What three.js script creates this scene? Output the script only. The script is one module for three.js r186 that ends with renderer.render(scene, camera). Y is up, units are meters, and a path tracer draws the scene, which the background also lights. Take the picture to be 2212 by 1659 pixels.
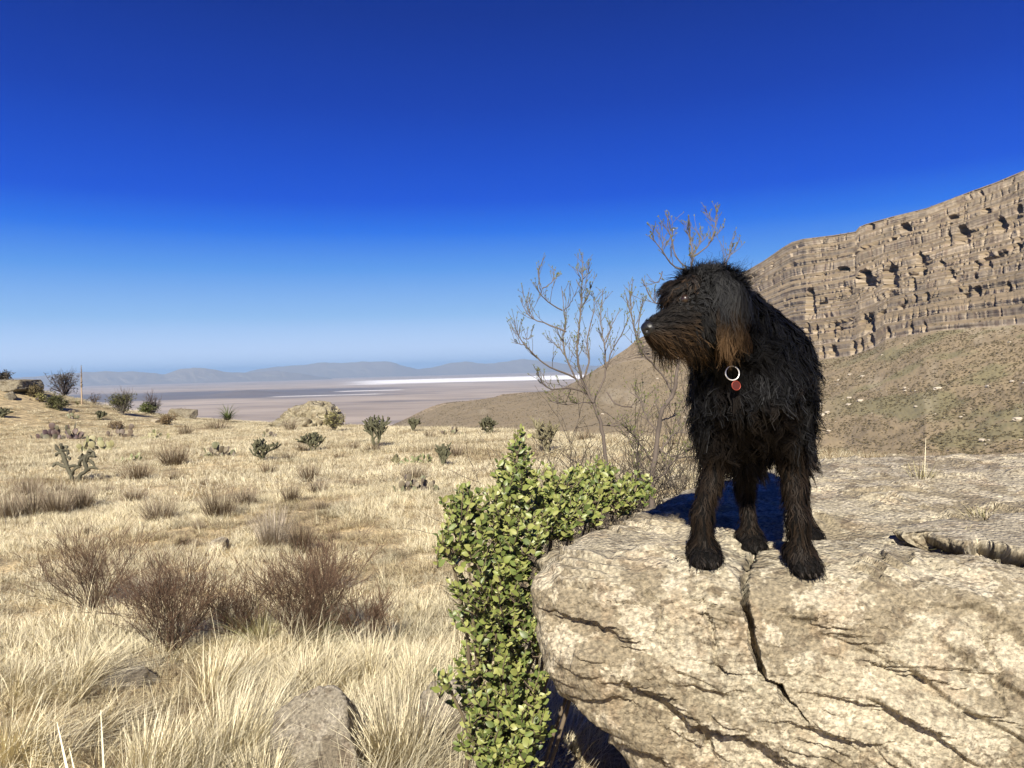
import * as THREE from 'three';
import { ImprovedNoise } from 'three/addons/math/ImprovedNoise.js';
import { MarchingCubes } from 'three/addons/objects/MarchingCubes.js';
import { mergeGeometries } from 'three/addons/utils/BufferGeometryUtils.js';

// ---------------------------------------------------------------- camera, sky, sun, exposure
const scene = new THREE.Scene();
const EYE = 1.5, FOCAL = 1628;                       // eye height (m); focal length for a picture 2212 x 1659 units wide and high
const camera = new THREE.PerspectiveCamera(2 * Math.atan(829.5 / FOCAL) * 180 / Math.PI, 4 / 3, 0.05, 250000);
camera.rotation.order = 'YXZ';
camera.rotation.set(-0.0212, 0, -0.027);
camera.position.set(0, EYE, 0);
camera.updateMatrixWorld(true);

const renderer = new THREE.WebGLRenderer({ antialias: true });
renderer.setSize(1024, 768);
renderer.toneMapping = THREE.LinearToneMapping;
renderer.toneMappingExposure = 1.75;
renderer.shadowMap.enabled = true;

const SUN_AZ = 9 * Math.PI / 180, SUN_EL = 36 * Math.PI / 180;
const sunDir = new THREE.Vector3(-Math.sin(SUN_AZ) * Math.cos(SUN_EL), Math.sin(SUN_EL), Math.cos(SUN_AZ) * Math.cos(SUN_EL));
const sun = new THREE.DirectionalLight(new THREE.Color().setRGB(1.0, 0.93, 0.80), 4.8);
sun.position.copy(sunDir).multiplyScalar(120);
sun.castShadow = true;
sun.shadow.mapSize.set(4096, 4096);
Object.assign(sun.shadow.camera, { left: -70, right: 70, top: 70, bottom: -70, near: 1, far: 400 });
sun.shadow.radius = 1;
scene.add(sun, sun.target);

{ // deep clear mountain sky: pale near the horizon, strong blue overhead, the same all round
  const W = 64, H = 1024, data = new Float32Array(W * H * 4);
  const stops = [[-90, .20, .17, .13], [0, .40, .475, .62], [1.6, .36, .45, .61], [4.2, .175, .31, .52], [7.6, .06, .19, .49], [10.3, .010, .098, .47], [12.5, .002, .050, .40], [15.5, .001, .037, .33], [19, .0006, .025, .25], [25, .0005, .0155, .165], [40, .0005, .012, .12], [90, .0005, .009, .09]];
  for (let y = 0; y < H; y++) {
    const el = (y + .5) / H * 180 - 90;
    let k = 0; while (k < stops.length - 2 && stops[k + 1][0] <= el) k++;
    const a = stops[k], b = stops[k + 1], t = Math.min(1, Math.max(0, (el - a[0]) / (b[0] - a[0])));
    for (let x = 0; x < W; x++) { const o = (y * W + x) * 4; for (let c = 0; c < 3; c++) data[o + c] = (a[c + 1] + (b[c + 1] - a[c + 1]) * t); data[o + 3] = 1; }
  }
  const t = new THREE.DataTexture(data, W, H, THREE.RGBAFormat, THREE.FloatType);
  t.mapping = THREE.EquirectangularReflectionMapping; t.magFilter = t.minFilter = THREE.LinearFilter; t.needsUpdate = true;
  scene.background = t; scene.environment = t;
}
scene.fog = new THREE.FogExp2(new THREE.Color().setRGB(0.40, 0.66, 1.0), 2.7e-5);

// ---------------------------------------------------------------- helpers
const V3 = (x, y, z) => new THREE.Vector3(x, y, z);
function makeRng(seed) { let s = seed | 0; return () => { s = (s + 0x6d2b79f5) | 0; let t = Math.imul(s ^ (s >>> 15), 1 | s); t = (t + Math.imul(t ^ (t >>> 7), 61 | t)) ^ t; return ((t ^ (t >>> 14)) >>> 0) / 4294967296; }; }
const rnd = makeRng(20240611);
const rr = (a, b, r = rnd) => a + (b - a) * r();
const noiseGen = new ImprovedNoise();
const noise = (x, y, z = 0.37) => noiseGen.noise(x + 300.13, y + 300.71, z + 300.37);
function fbm(x, y, z = 0.37, oct = 4, gain = .5) { let s = 0, a = 1, t = 0; for (let i = 0; i < oct; i++) { s += a * noise(x, y, z + i * 7.7); t += a; a *= gain; x *= 2.03; y *= 2.03; z *= 2.03; } return s / t; }
const clamp = (x, a = 0, b = 1) => x < a ? a : x > b ? b : x;
const lerp = (a, b, t) => a + (b - a) * t;
const smooth = (a, b, x) => { const t = clamp((x - a) / (b - a)); return t * t * (3 - 2 * t); };
const hash = (a, b = 0) => { const s = Math.sin(a * 127.1 + b * 311.7) * 43758.5453; return s - Math.floor(s); };
function curve(table, x, col) { // piecewise linear look-up, first column is the key
  if (x <= table[0][0]) return table[0][col];
  for (let i = 1; i < table.length; i++) if (x <= table[i][0]) { const t = (x - table[i - 1][0]) / (table[i][0] - table[i - 1][0]); return lerp(table[i - 1][col], table[i][col], t); }
  return table[table.length - 1][col];
}
// world point seen in the direction (px, py) of a 2212 x 1659 picture at a given depth in metres
const at = (px, py, depth) => V3((px - 1106) / FOCAL * depth, -(py - 829.5) / FOCAL * depth, -depth).applyMatrix4(camera.matrixWorld);
const names = new Map();
function numbered(n) { const k = names.get(n) ?? 0; names.set(n, k + 1); return k ? n + '_' + String(k).padStart(3, '0') : n; }
function tag(o, label, category, group) { o.userData.label = label; if (category) o.userData.category = category; if (group) o.userData.group = group; return o; }
function shadowOn(o) { o.castShadow = true; o.receiveShadow = true; return o; }
function mesh(name, geo, mat, parent) { const m = shadowOn(new THREE.Mesh(geo, mat)); m.name = parent ? name : numbered(name); (parent || scene).add(m); return m; }
function struct(name, geo, mat, label) { const m = mesh(name, geo, mat); m.userData.kind = 'structure'; if (label) m.userData.label = label; return m; }
function thing(name, label, category, pos, group) { const g = new THREE.Group(); g.name = numbered(name); scene.add(g); if (pos) g.position.copy(pos); return tag(g, label, category, group); }
const rgb = (r, g, b) => new THREE.Color().setRGB(r, g, b);
const std = (c, rough = .9, extra = {}) => new THREE.MeshStandardMaterial({ color: c, roughness: rough, ...extra });

function gridGeometry(nu, nv, f, wrapU = false) { // f(i, j) -> {p: Vector3, c: [r,g,b], uv: [u,v]}
  const P = new Float32Array(nu * nv * 3), C = new Float32Array(nu * nv * 3), U = new Float32Array(nu * nv * 2), I = [];
  for (let j = 0; j < nv; j++) for (let i = 0; i < nu; i++) {
    const k = j * nu + i, r = f(i, j);
    P[k * 3] = r.p.x; P[k * 3 + 1] = r.p.y; P[k * 3 + 2] = r.p.z;
    if (r.c) { C[k * 3] = r.c[0]; C[k * 3 + 1] = r.c[1]; C[k * 3 + 2] = r.c[2]; }
    if (r.uv) { U[k * 2] = r.uv[0]; U[k * 2 + 1] = r.uv[1]; }
  }
  const idx = new Uint32Array((wrapU ? nu : nu - 1) * (nv - 1) * 6); let q = 0;
  for (let j = 0; j < nv - 1; j++) for (let i = 0; i < (wrapU ? nu : nu - 1); i++) {
    const a = j * nu + i, b = j * nu + (i + 1) % nu, c = a + nu, d = b + nu;
    idx[q++] = a; idx[q++] = b; idx[q++] = c; idx[q++] = b; idx[q++] = d; idx[q++] = c;
  }
  const g = new THREE.BufferGeometry();
  g.setAttribute('position', new THREE.BufferAttribute(P, 3)); g.setAttribute('color', new THREE.BufferAttribute(C, 3)); g.setAttribute('uv', new THREE.BufferAttribute(U, 2));
  g.setIndex(new THREE.BufferAttribute(idx, 1)); g.computeVertexNormals();
  return g;
}
class Ribbons { // collects tapered ribbons (blades, hairs) and thin tubes into one geometry
  constructor() { this.p = []; this.n = []; this.c = []; this.i = []; this.k = 0; }
  vert(p, n, c) { this.p.push(p.x, p.y, p.z); this.n.push(n.x, n.y, n.z); this.c.push(c[0], c[1], c[2]); return this.k++; }
  ribbon(pts, side, w0, w1, normal, c0, c1) {
    let a, b; const n = pts.length - 1, A = V3(), B = V3();
    for (let j = 0; j <= n; j++) {
      const t = j / n, w = lerp(w0, w1, t) / 2, col = [lerp(c0[0], c1[0], t), lerp(c0[1], c1[1], t), lerp(c0[2], c1[2], t)];
      A.copy(pts[j]).addScaledVector(side, -w); B.copy(pts[j]).addScaledVector(side, w);
      const x = this.vert(A, normal, col), y = this.vert(B, normal, col);
      if (j) this.i.push(a, b, x, b, y, x);
      a = x; b = y;
    }
  }
  tube(pts, radii, sides, col, tipCol = col) {
    const n = pts.length - 1, T = V3(), U = V3(), W = V3(), q = V3(), nn = V3(); let prev = null;
    for (let j = 0; j <= n; j++) {
      T.subVectors(pts[Math.min(n, j + 1)], pts[Math.max(0, j - 1)]).normalize();
      if (!j) { U.set(Math.abs(T.y) > .9 ? 1 : 0, Math.abs(T.y) > .9 ? 0 : 1, 0).cross(T).normalize(); } else { U.addScaledVector(T, -U.dot(T)).normalize(); }
      W.crossVectors(T, U);
      const t = j / n, c = [lerp(col[0], tipCol[0], t), lerp(col[1], tipCol[1], t), lerp(col[2], tipCol[2], t)], ring = [];
      for (let s = 0; s < sides; s++) { const a = s / sides * 6.2832; nn.copy(U).multiplyScalar(Math.cos(a)).addScaledVector(W, Math.sin(a)); q.copy(pts[j]).addScaledVector(nn, radii[j]); ring.push(this.vert(q, nn, c)); }
      if (prev) for (let s = 0; s < sides; s++) { const e = (s + 1) % sides; this.i.push(prev[s], prev[e], ring[s], prev[e], ring[e], ring[s]); }
      prev = ring;
    }
  }
  build() {
    const g = new THREE.BufferGeometry();
    g.setAttribute('position', new THREE.BufferAttribute(new Float32Array(this.p), 3)); g.setAttribute('normal', new THREE.BufferAttribute(new Float32Array(this.n), 3));
    g.setAttribute('color', new THREE.BufferAttribute(new Float32Array(this.c), 3)); g.setIndex(new THREE.BufferAttribute(new Uint32Array(this.i), 1));
    return g;
  }
}
function canvasTex(size, paint, srgb = false) { // paint(u, v) -> [r,g,b] 0..1, tileable if paint is
  const d = new Uint8Array(size * size * 4);
  for (let y = 0; y < size; y++) for (let x = 0; x < size; x++) { const c = paint(x / size, y / size), o = (y * size + x) * 4; for (let k = 0; k < 3; k++) d[o + k] = clamp(c[k]) * 255; d[o + 3] = 255; }
  const t = new THREE.DataTexture(d, size, size); t.wrapS = t.wrapT = THREE.RepeatWrapping; t.magFilter = THREE.LinearFilter; t.minFilter = THREE.LinearMipmapLinearFilter; t.generateMipmaps = true;
  if (srgb) t.colorSpace = THREE.SRGBColorSpace; t.needsUpdate = true; return t;
}
// tileable gradient noise on the unit square
const G2 = Array.from({ length: 64 }, (_, i) => [Math.cos(i * 6.2832 / 64), Math.sin(i * 6.2832 / 64)]);
const perm2 = (() => { const r = makeRng(99), a = Array.from({ length: 4096 }, (_, i) => i); for (let i = 4095; i > 0; i--) { const j = Math.floor(r() * (i + 1)); [a[i], a[j]] = [a[j], a[i]]; } return Int32Array.from(a); })();
function tnoise(u, v, f, seed = 0) {
  const x = u * f, y = v * f, ix = Math.floor(x), iy = Math.floor(y), fx = x - ix, fy = y - iy, x0 = ix % f, x1 = (ix + 1) % f, y0 = iy % f, y1 = (iy + 1) % f, s = seed * 131;
  const d = (a, b, p, q) => { const g = G2[perm2[(perm2[(a + s) & 4095] + b) & 4095] & 63]; return g[0] * p + g[1] * q; };
  const w = fx * fx * fx * (fx * (fx * 6 - 15) + 10), h = fy * fy * fy * (fy * (fy * 6 - 15) + 10);
  return 1.4 * lerp(lerp(d(x0, y0, fx, fy), d(x1, y0, fx - 1, fy), w), lerp(d(x0, y1, fx, fy - 1), d(x1, y1, fx - 1, fy - 1), w), h);
}
function tfbm(u, v, f, oct, seed = 0, gain = .55) { let s = 0, a = 1, t = 0; for (let i = 0; i < oct; i++) { s += a * tnoise(u, v, f, seed + i); t += a; a *= gain; f *= 2; } return s / t * 1.6; }

// ---------------------------------------------------------------- land
// the meadow: a grassy bench sloping gently away, a knoll on the left, an edge where it drops into the canyon
function edgeDistance(x) { return x < 0 ? Math.min(75, 33 - 1.1 * x) : Math.max(7, 33 - 2.3 * x); }
function landHeight(x, z) {
  const d = -z;
  let y = d > 0 ? -0.037 * d * smooth(0, 6, d) : 0;
  const e = d - edgeDistance(x);
  if (e > 0) y -= e < 14 ? .016 * e * e : .016 * 196 + .448 * (e - 14);
  const kx = (x + 38) / 10.5, kz = (z + 47) / 14;
  y += 4.0 * Math.exp(-kx * kx - kz * kz);
  const near = Math.exp(-(x * x + z * z) / 3600);
  y += (.22 * fbm(x / 8, z / 8, 1.3, 3) + .05 * noise(x / 1.3, z / 1.3, 4.1)) * (.25 + .75 * near);
  return Math.max(y, -430);
}
function onLand(px, py) { for (let k = 0; k < 40; k++) { const p = onLandExact(px, py + 2 * k); if (p) return p; } return null; }
function onLandExact(px, py) { // where the line of sight through (px, py) meets the meadow
  const o = camera.position, dir = at(px, py, 1).sub(o); let t0 = 1.2, t = 1.2;
  for (; t < 150; t *= 1.01) { if (o.y + dir.y * t < landHeight(o.x + dir.x * t, o.z + dir.z * t)) break; t0 = t; }
  if (t >= 150) return null;
  for (let i = 0; i < 20; i++) { const m = (t0 + t) / 2; if (o.y + dir.y * m < landHeight(o.x + dir.x * m, o.z + dir.z * m)) t = m; else t0 = m; }
  const p = o.clone().addScaledVector(dir, t); p.y = landHeight(p.x, p.z); p.depth = t; return p;
}
const soilMap = canvasTex(512, (u, v) => { const n = tfbm(u, v, 6, 5, 3), g = tfbm(u, v, 60, 2, 9); const k = .70 + .22 * n + .22 * g; return [k * .98, k * .88, k * .67]; }, true);
soilMap.repeat.set(.5, .5);
{
  const warp = (t, near, far) => Math.sign(t) * (near * Math.abs(t) + (far - near) * Math.pow(Math.abs(t), 4));
  const n = 300;
  const g = gridGeometry(n, n, (i, j) => {
    const x = warp(i / (n - 1) * 2 - 1, 60, 1500), z = -15 - warp(j / (n - 1) * 2 - 1, 60, 1500), y = landHeight(x, z);
    const k = clamp(.5 + fbm(x / 3, z / 3, 8, 3)); const far = smooth(60, 160, Math.hypot(x, z));
    return { p: V3(x, y, z), c: [lerp(.80 + .2 * k, .5, far), lerp(.79 + .2 * k, .44, far), lerp(.78 + .2 * k, .33, far)], uv: [x, z] };
  });
  struct('ground', g, new THREE.MeshStandardMaterial({ map: soilMap, vertexColors: true, roughness: 1 }), 'straw littered ground of the meadow');
}
// the desert basin far below, with a white sand field, one sheet out to the horizon
const BASIN = -220, FAR = .55;     // FAR scales the lay-out of the plain
{
  const nu = 260, nv = 330;
  const g = gridGeometry(nu, nv, (i, j) => {
    const v = j / (nv - 1), D = 1200 * Math.pow(120000 / 1200, v), a = (i / (nu - 1) - .5) * 2, X = a * D * 1.05, d = D, x = X, z = -D;
    let y = BASIN + 6 * fbm(x / 900, z / 900, 2, 3);
    { const hx = (x + 5350) / 700, hz = (z + 15200) / 700; y += 95 * Math.exp(-(hx * hx) - hz * hz) + 40 * Math.exp(-Math.pow((x + 7600) / 600, 2) - Math.pow((z + 15500) / 800, 2)); }
    const n = fbm(x / 5200, z / 2100, 5, 4), n2 = fbm(x / 900, z / 420, 9, 4);
    let c = [.37 + .17 * n + .14 * n2, .30 + .145 * n + .12 * n2, .235 + .115 * n + .095 * n2];
    const mix = (k, r, gg, b) => { c = [lerp(c[0], r, k), lerp(c[1], gg, k), lerp(c[2], b, k)]; };
    const wob = 900 * fbm(x / 2500, z / 2500, 3, 3);
    mix(.75 * smooth(12200, 13600, d + wob * 2) * smooth(21500, 18500, d + wob * 2) * smooth(-1200, -4200, x + wob * 2), .055, .055, .075);   // dark scrub flat
    mix(.8 * smooth(.02, .30, fbm(x / 3400, z / 1100, 21, 3)) * smooth(6900, 5200, d), .06, .065, .06);
    mix(.6 * smooth(.12, .35, fbm(x / 2600, z / 800, 27, 3)), .13, .11, .10);
    const sands = smooth(22500, 25500, d + wob * 2) * smooth(37000, 33000, d) * smooth(-.235, -.16, x / d + .03 * fbm(x / 3000, z / 1500, 17, 3)) * smooth(.42, .3, x / d);
    mix(sands * smooth(-.42, -.05, fbm(x / 2600, z / 1700, 31, 4) + (d - 24500) / 14000), 1.0, .97, .93);
    const strip = (x0, x1, d0, w, k) => smooth(x0 - 250, x0, x) * smooth(x1 + 250, x1, x) * Math.exp(-Math.pow((d - d0 + .25 * wob) / w, 2)) * k;
    mix(clamp(strip(-4200, -2500, 13600, 170, .85) + strip(-3600, -2500, 16200, 260, .9)), .9, .86, .80);
    return { p: V3(x * FAR, BASIN + (y - BASIN) * FAR, z * FAR), c: c.map((k) => Math.max(k, .03)), uv: [x, z] };
  });
  struct('basin', g, new THREE.MeshStandardMaterial({ vertexColors: true, roughness: 1 }), 'pale desert basin with white sand field far below');
}
// far ranges
function range(name, label, depth, table, seed, color) {
  const nu = 420, nv = 26, x0 = table[0][0], x1 = table[table.length - 1][0];
  const g = gridGeometry(nu, nv, (i, j) => {
    const px = lerp(x0, x1, i / (nu - 1)), v = j / (nv - 1), top = at(px, curve(table, px, 1) + 3.2 * fbm(px / 26, seed, .4, 4), depth);
    const foot = V3(top.x * .93, BASIN - 20, top.z * .93), p = foot.clone().lerp(top, v);
    p.y = lerp(foot.y, top.y, Math.pow(v, 1.35)); const k = fbm(px / 18, v * 3, seed, 4) * Math.sin(v * 3.14);
    p.z += 330 * k; p.y += 10 * k;
    return { p, c: [color[0], color[1], color[2]], uv: [0, 0] };
  });
  struct(name, g, new THREE.MeshStandardMaterial({ vertexColors: true, roughness: 1, side: THREE.DoubleSide }), label);
}
range('far_mountains', 'hazy blue mountain range on the horizon', 50000 * FAR, [[-700, 806], [-300, 822], [-60, 820], [40, 816], [120, 810], [180, 803], [250, 802], [310, 804], [355, 808], [390, 798], [420, 793], [450, 796], [490, 804], [530, 806], [560, 804], [600, 800], [640, 806], [700, 815], [760, 828]], 1.7, [.21, .185, .16]);
range('far_mountains', 'paler blue mountain range on the horizon', 62000 * FAR, [[480, 822], [540, 801], [590, 793], [640, 789], [700, 783], [740, 784], [790, 781], [830, 781], [855, 784], [880, 793], [905, 797], [935, 793], [975, 784], [1005, 781], [1050, 786], [1090, 782], [1130, 776], [1165, 778], [1220, 786], [1300, 790], [1500, 786], [1800, 780], [2300, 760]], 6.1, [.21, .185, .16]);
// the canyon wall on the right with its spur running down to the left
const CREST = [[820, 930], [870, 908], [900, 893], [930, 879], [960, 870], [1000, 866.5], [1045, 866], [1085, 852], [1130, 848], [1180, 846], [1215, 838], [1250, 821], [1300, 790], [1330, 768], [1355, 752], [1366, 742], [1376, 733], [1420, 712], [1480, 676], [1540, 634], [1600, 592], [1650, 563], [1690, 535], [1710, 523], [1735, 516], [1800, 508], [1848, 500], [1856, 490], [1870, 484], [1930, 467], [2000, 450], [2100, 412], [2150, 394], [2212, 368], [2300, 335], [2500, 270]];
const CBASE = [[820, 932], [960, 873], [1085, 856], [1215, 842], [1300, 797], [1345, 781], [1376, 776], [1500, 778], [1740, 780], [1840, 768], [1889, 750], [1912, 733], [1967, 723], [2026, 714], [2139, 705], [2212, 700], [2500, 690]];
const FOOT = [[820, 965], [1000, 965], [1300, 985], [1500, 1010], [1740, 1050], [1900, 1075], [2212, 1130], [2500, 1180]];
const DIST = [[820, 1900, 1850, 1250], [960, 1800, 1780, 1150], [1200, 1650, 1630, 900], [1300, 1560, 1500, 800], [1376, 1500, 1400, 700], [1600, 1240, 1060, 480], [1740, 1080, 872, 395], [1850, 1010, 790, 360], [2000, 925, 700, 315], [2212, 830, 600, 270], [2500, 740, 505, 230]];
// dark alcoves of the cliff: centre, half width, half height
const ALCOVES = [[1750, 664, 10, 28], [1872, 619, 18, 18], [1924, 611, 14, 26], [1987, 589, 9, 25], [2049, 533, 6, 18], [2079, 526, 14, 22], [2161, 507, 11, 20], [1957, 499, 12, 10], [1821, 593, 15, 5], [1881, 492, 6, 9], [1741, 727, 6, 17], [1760, 727, 5, 14], [1795, 722, 6, 14], [1879, 707, 10, 17], [1866, 701, 5, 10], [1799, 765, 8, 14], [1776, 765, 5, 12], [1844, 755, 6, 12], [1860, 750, 5, 14], [1881, 738, 6, 10], [1969, 714, 5, 12], [1918, 722, 5, 10], [1999, 710, 4, 8], [1971, 630, 7, 12], [2002, 656, 8, 9], [1976, 660, 6, 8], [2109, 645, 10, 9], [2178, 638, 6, 8], [2053, 612, 7, 10], [2109, 597, 6, 10], [2034, 589, 6, 6], [2135, 593, 7, 8], [2195, 560, 6, 9], [2200, 470, 8, 10], [2130, 470, 9, 6], [2060, 480, 10, 5]];
const bands = []; { const r = makeRng(77); let q = 0; while (q < 1) { const h = rr(.022, .085, r); bands.push({ q0: q, q1: Math.min(1, q + h), hard: r(), cliff: rr(.35, .75, r), id: bands.length }); q += h; } }
const profile = []; // rows from cliff foot to crest: [height fraction, setback fraction, band, kind]
{
  let set = 0; const steps = [];
  for (const b of bands) { const h = b.q1 - b.q0; steps.push([b.q0, 0, b, 'c'], [b.q0 + h * b.cliff, h * b.cliff * .10, b, 'c'], [b.q1, h * (1 - b.cliff) * 3.2, b, 'l']); }
  let total = 0; for (const s of steps) { total += s[1]; s[4] = total; }
  for (let k = 1; k < steps.length; k++) { const a = steps[k - 1], b = steps[k], dh = b[0] - a[0], ds = b[4] - a[4], len = Math.hypot(dh, ds * .6), n = Math.max(2, Math.round(len * 150));
    if (dh < 1e-6) continue; for (let i = 0; i < n; i++) { const t = i / n; profile.push([lerp(a[0], b[0], t), lerp(a[4], b[4], t) / total, b[2], b[3], t]); } }
  profile.push([1, 1, bands[bands.length - 1], 'l', 1]);
}
function wallPoint(px, row) { // row < 0: scree below the cliffs, -1 .. 0; else an entry of profile
  const zc = curve(DIST, px, 1), zb = curve(DIST, px, 2), zf = curve(DIST, px, 3), base = at(px, curve(CBASE, px, 1), zb), crest = at(px, curve(CREST, px, 1), zc), foot = at(px, curve(FOOT, px, 1), zf);
  if (typeof row === 'number') { const v = 1 + row, k = Math.pow(v, 8); let sy = 0, n = 0; for (let q = -120; q <= 120; q += 30) { sy += curve(CBASE, px + q, 1) * (1 - Math.abs(q) / 150); n += 1 - Math.abs(q) / 150; } const even = at(px, lerp(sy / n, curve(CBASE, px, 1), k), zb), p = foot.clone().lerp(even, v); p.y = lerp(foot.y, even.y, Math.pow(v, 1.18)); return p; }
  const [q, s] = row, p = base.clone().lerp(crest, s); p.y = lerp(base.y, crest.y, q); return p;
}
const bushSpots = [];
{
  const nu = 1000, nScree = 110, nv = nScree + profile.length;
  const pxOf = (i) => { const t = i / (nu - 1); return t < .25 ? lerp(820, 1376, t / .25) : t < .9 ? lerp(1376, 2240, (t - .25) / .65) : lerp(2240, 2500, (t - .9) / .1); };
  const out = V3(-.88, 0, .47);
  const g = gridGeometry(nu, nv, (i, j) => {
    const px = pxOf(i);
    if (j < nScree) {
      const v = j / nScree, p = wallPoint(px, v - 1), edge = Math.sin(Math.min(1, (1 - v) * 5) * 1.57);
      const gully = fbm(px / 150 + v * 1.3, v * 2.2, 2.2, 4), lump = fbm(p.x / 26, p.z / 26, 6, 4);
      p.y += edge * (5.5 * gully + 2.2 * lump + .7 * fbm(p.x / 5, p.z / 5, 3, 2)) * clamp(.4 + p.distanceTo(camera.position) / 900);
      const n = fbm(p.x / 40, p.z / 40, 12, 4), m = fbm(p.x / 7, p.z / 7, 15, 3), wash = smooth(.16, .34, fbm(px / 60 + v * 1.6, v * 2.1 - px / 400, 19, 4)) * smooth(.2, .5, v);
      let c = [.272 + .14 * n + .09 * m, .208 + .105 * n + .07 * m, .122 + .06 * n + .05 * m];
      const green = smooth(.02, .22, n + .4 * Math.exp(-Math.pow((v - .45 + .0002 * (px - 1900)) / .06, 2))) * smooth(1700, 1900, px) * .75; c = [lerp(c[0], .17, green), lerp(c[1], .155, green), lerp(c[2], .075, green)];
      const left = smooth(1560, 1250, px) * .75; c = [lerp(c[0], .20, left), lerp(c[1], .155, left), lerp(c[2], .09, left)];
      c = c.map((k, q) => lerp(k, [.50, .43, .31][q], wash * .22));
      return { p, c, uv: [0, 0] };
    }
    const row = profile[j - nScree], [q, s, b, kind, t] = row, p = wallPoint(px, row);
    const h = curve(CBASE, px, 1) - curve(CREST, px, 1), amp = clamp(h / 60) * (1 - smooth(.985, 1, q)) * smooth(0, .012, q), m = p.distanceTo(camera.position) / 850;
    const along = px / (3.2 + 3.5 * hash(b.id, 7)) + 2.2 * fbm(px / 40, q * 9, 4, 3), col = Math.floor(along + b.id * .37), f = along + b.id * .37 - col;
    const block = hash(col, b.id) * smooth(0, .14, f) + hash(col - 1, b.id) * (1 - smooth(0, .14, f));
    const notch = Math.pow(hash(col, b.id + 40), 12) * smooth(0, .12, f) * (1 - smooth(.75, 1, f));
    const big = smooth(.20, .30, fbm(px / 30, q * 5 + b.id * .12, 9, 3)), fade = kind === 'c' ? 1 : Math.pow(1 - t, 1.4);
    const strong = smooth(1330, 1420, px) * (.45 + .55 * smooth(1620, 1780, px)) * (.35 + .9 * b.hard);
    let dOut = amp * strong * fade * m * (1.3 * (block - .5) * smooth(.3, .6, b.hard) - 5 * notch - 7 * big * smooth(.25, .6, b.hard)) + amp * m * 5 * fbm(px / 90, q * 2, 3, 4) + amp * m * .4 * fbm(px / 5, q * 60, 7, 3);
    { const py = curve(CBASE, px, 1) - q * h; for (const [ax, ay, w, hh] of ALCOVES) { const dx = (px - ax) / w + .5 * fbm(px / 14, py / 9, ax, 2), dy = (py - ay) / hh + .3 * fbm(px / 7, py / 20, ay, 2); if (Math.abs(dx) < 1.2 && Math.abs(dy) < 1.15) { const arch = dy < 0 ? 1 - .55 * dy * dy : 1; dOut -= amp * m * w * 1.0 * smooth(1.1, .8, Math.abs(dx) / arch) * smooth(1.1, .9, Math.abs(dy)); } } }
    if (kind === 'c') dOut += amp * m * .8 * Math.sin(q * 430 + 5 * fbm(px / 90, q * 8, 1, 2)) * (.4 + strong);
    p.addScaledVector(out, dOut); p.y += amp * m * .9 * fbm(px / 60, q * 12, 13, 3);
    const n = fbm(px / 30, q * 26, 5, 4), streak = fbm(px / 3.2, q * 5, 8, 3);
    let c = kind === 'c' ? [.315 + .12 * n + .12 * streak, .255 + .10 * n + .10 * streak, .185 + .08 * n + .075 * streak] : [.255 + .11 * n, .192 + .085 * n, .115 + .055 * n];
    const tone = (.82 + .36 * hash(b.id, 3) * (kind === 'c' ? 1 : .6)) * (.92 + .5 * noise(q * 190 + .8 * fbm(px / 80, q * 6, 2, 2), .3, px / 400)); c = c.map((k) => k * tone);
    if (kind === 'c' && hash(col, b.id + 9) > .72) c = c.map((k, z) => k * [.72, .68, .68][z]);
    return { p, c, uv: [0, 0] };
  });
  struct('mountain', g, new THREE.MeshStandardMaterial({ vertexColors: true, roughness: 1, side: THREE.DoubleSide }), 'layered tan limestone cliffs above a dry scree slope');
  // desert scrub on the slope
  const P = g.attributes.position, N = g.attributes.normal, r = makeRng(5);
  for (let k = 0; k < 70000; k++) {
    const i = Math.floor(r() * nu), v = Math.pow(r(), 1.1), j = Math.floor(v * (r() < .82 ? nScree - 1 : nv - 1)), a = j * nu + i;
    if (N.getY(a) < .45) continue;
    const x = P.getX(a) + rr(-2, 2, r), y = P.getY(a), z = P.getZ(a) + rr(-3, 3, r); if (fbm(x / 30, z / 30, 44, 2) < rr(-.5, .25, r)) continue;
    bushSpots.push([x, y, z, rr(.22, .72, r) * (1 + .0006 * Math.abs(z)), r()]);
  }
}
{ // pale fallen rocks on the slope
  const r = makeRng(15), list = []; for (let i = 0; i < 420; i++) { const px = rr(1250, 2400, r), p = wallPoint(px, -rr(.05, .95, r)); if (fbm(p.x / 40, p.z / 40, 52, 2) < rr(-.2, .25, r)) continue; list.push([p, Math.pow(r(), 3) * 1.8 + .35, r()]); }
  const g = new THREE.IcosahedronGeometry(1, 1), P = g.attributes.position; for (let i = 0; i < P.count; i++) { const k = .75 + .5 * hash(Math.round(P.getX(i) * 50) + Math.round(P.getY(i) * 50) * 3.1, Math.round(P.getZ(i) * 50)); P.setXYZ(i, P.getX(i) * k, P.getY(i) * k * .7, P.getZ(i) * k); } g.computeVertexNormals();
  const m = new THREE.InstancedMesh(g, std(rgb(.46, .40, .31), 1), list.length), M = new THREE.Matrix4(); list.forEach(([p, s, t], i) => { M.makeRotationY(t * 50).scale(V3(s * 1.3, s, s)).setPosition(p.x, p.y + .2, p.z); m.setMatrixAt(i, M); });
  m.name = numbered('fallen_rocks'); m.userData = { kind: 'stuff', label: 'pale fallen rocks scattered over the canyon slope' }; shadowOn(m); scene.add(m);
}
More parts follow.
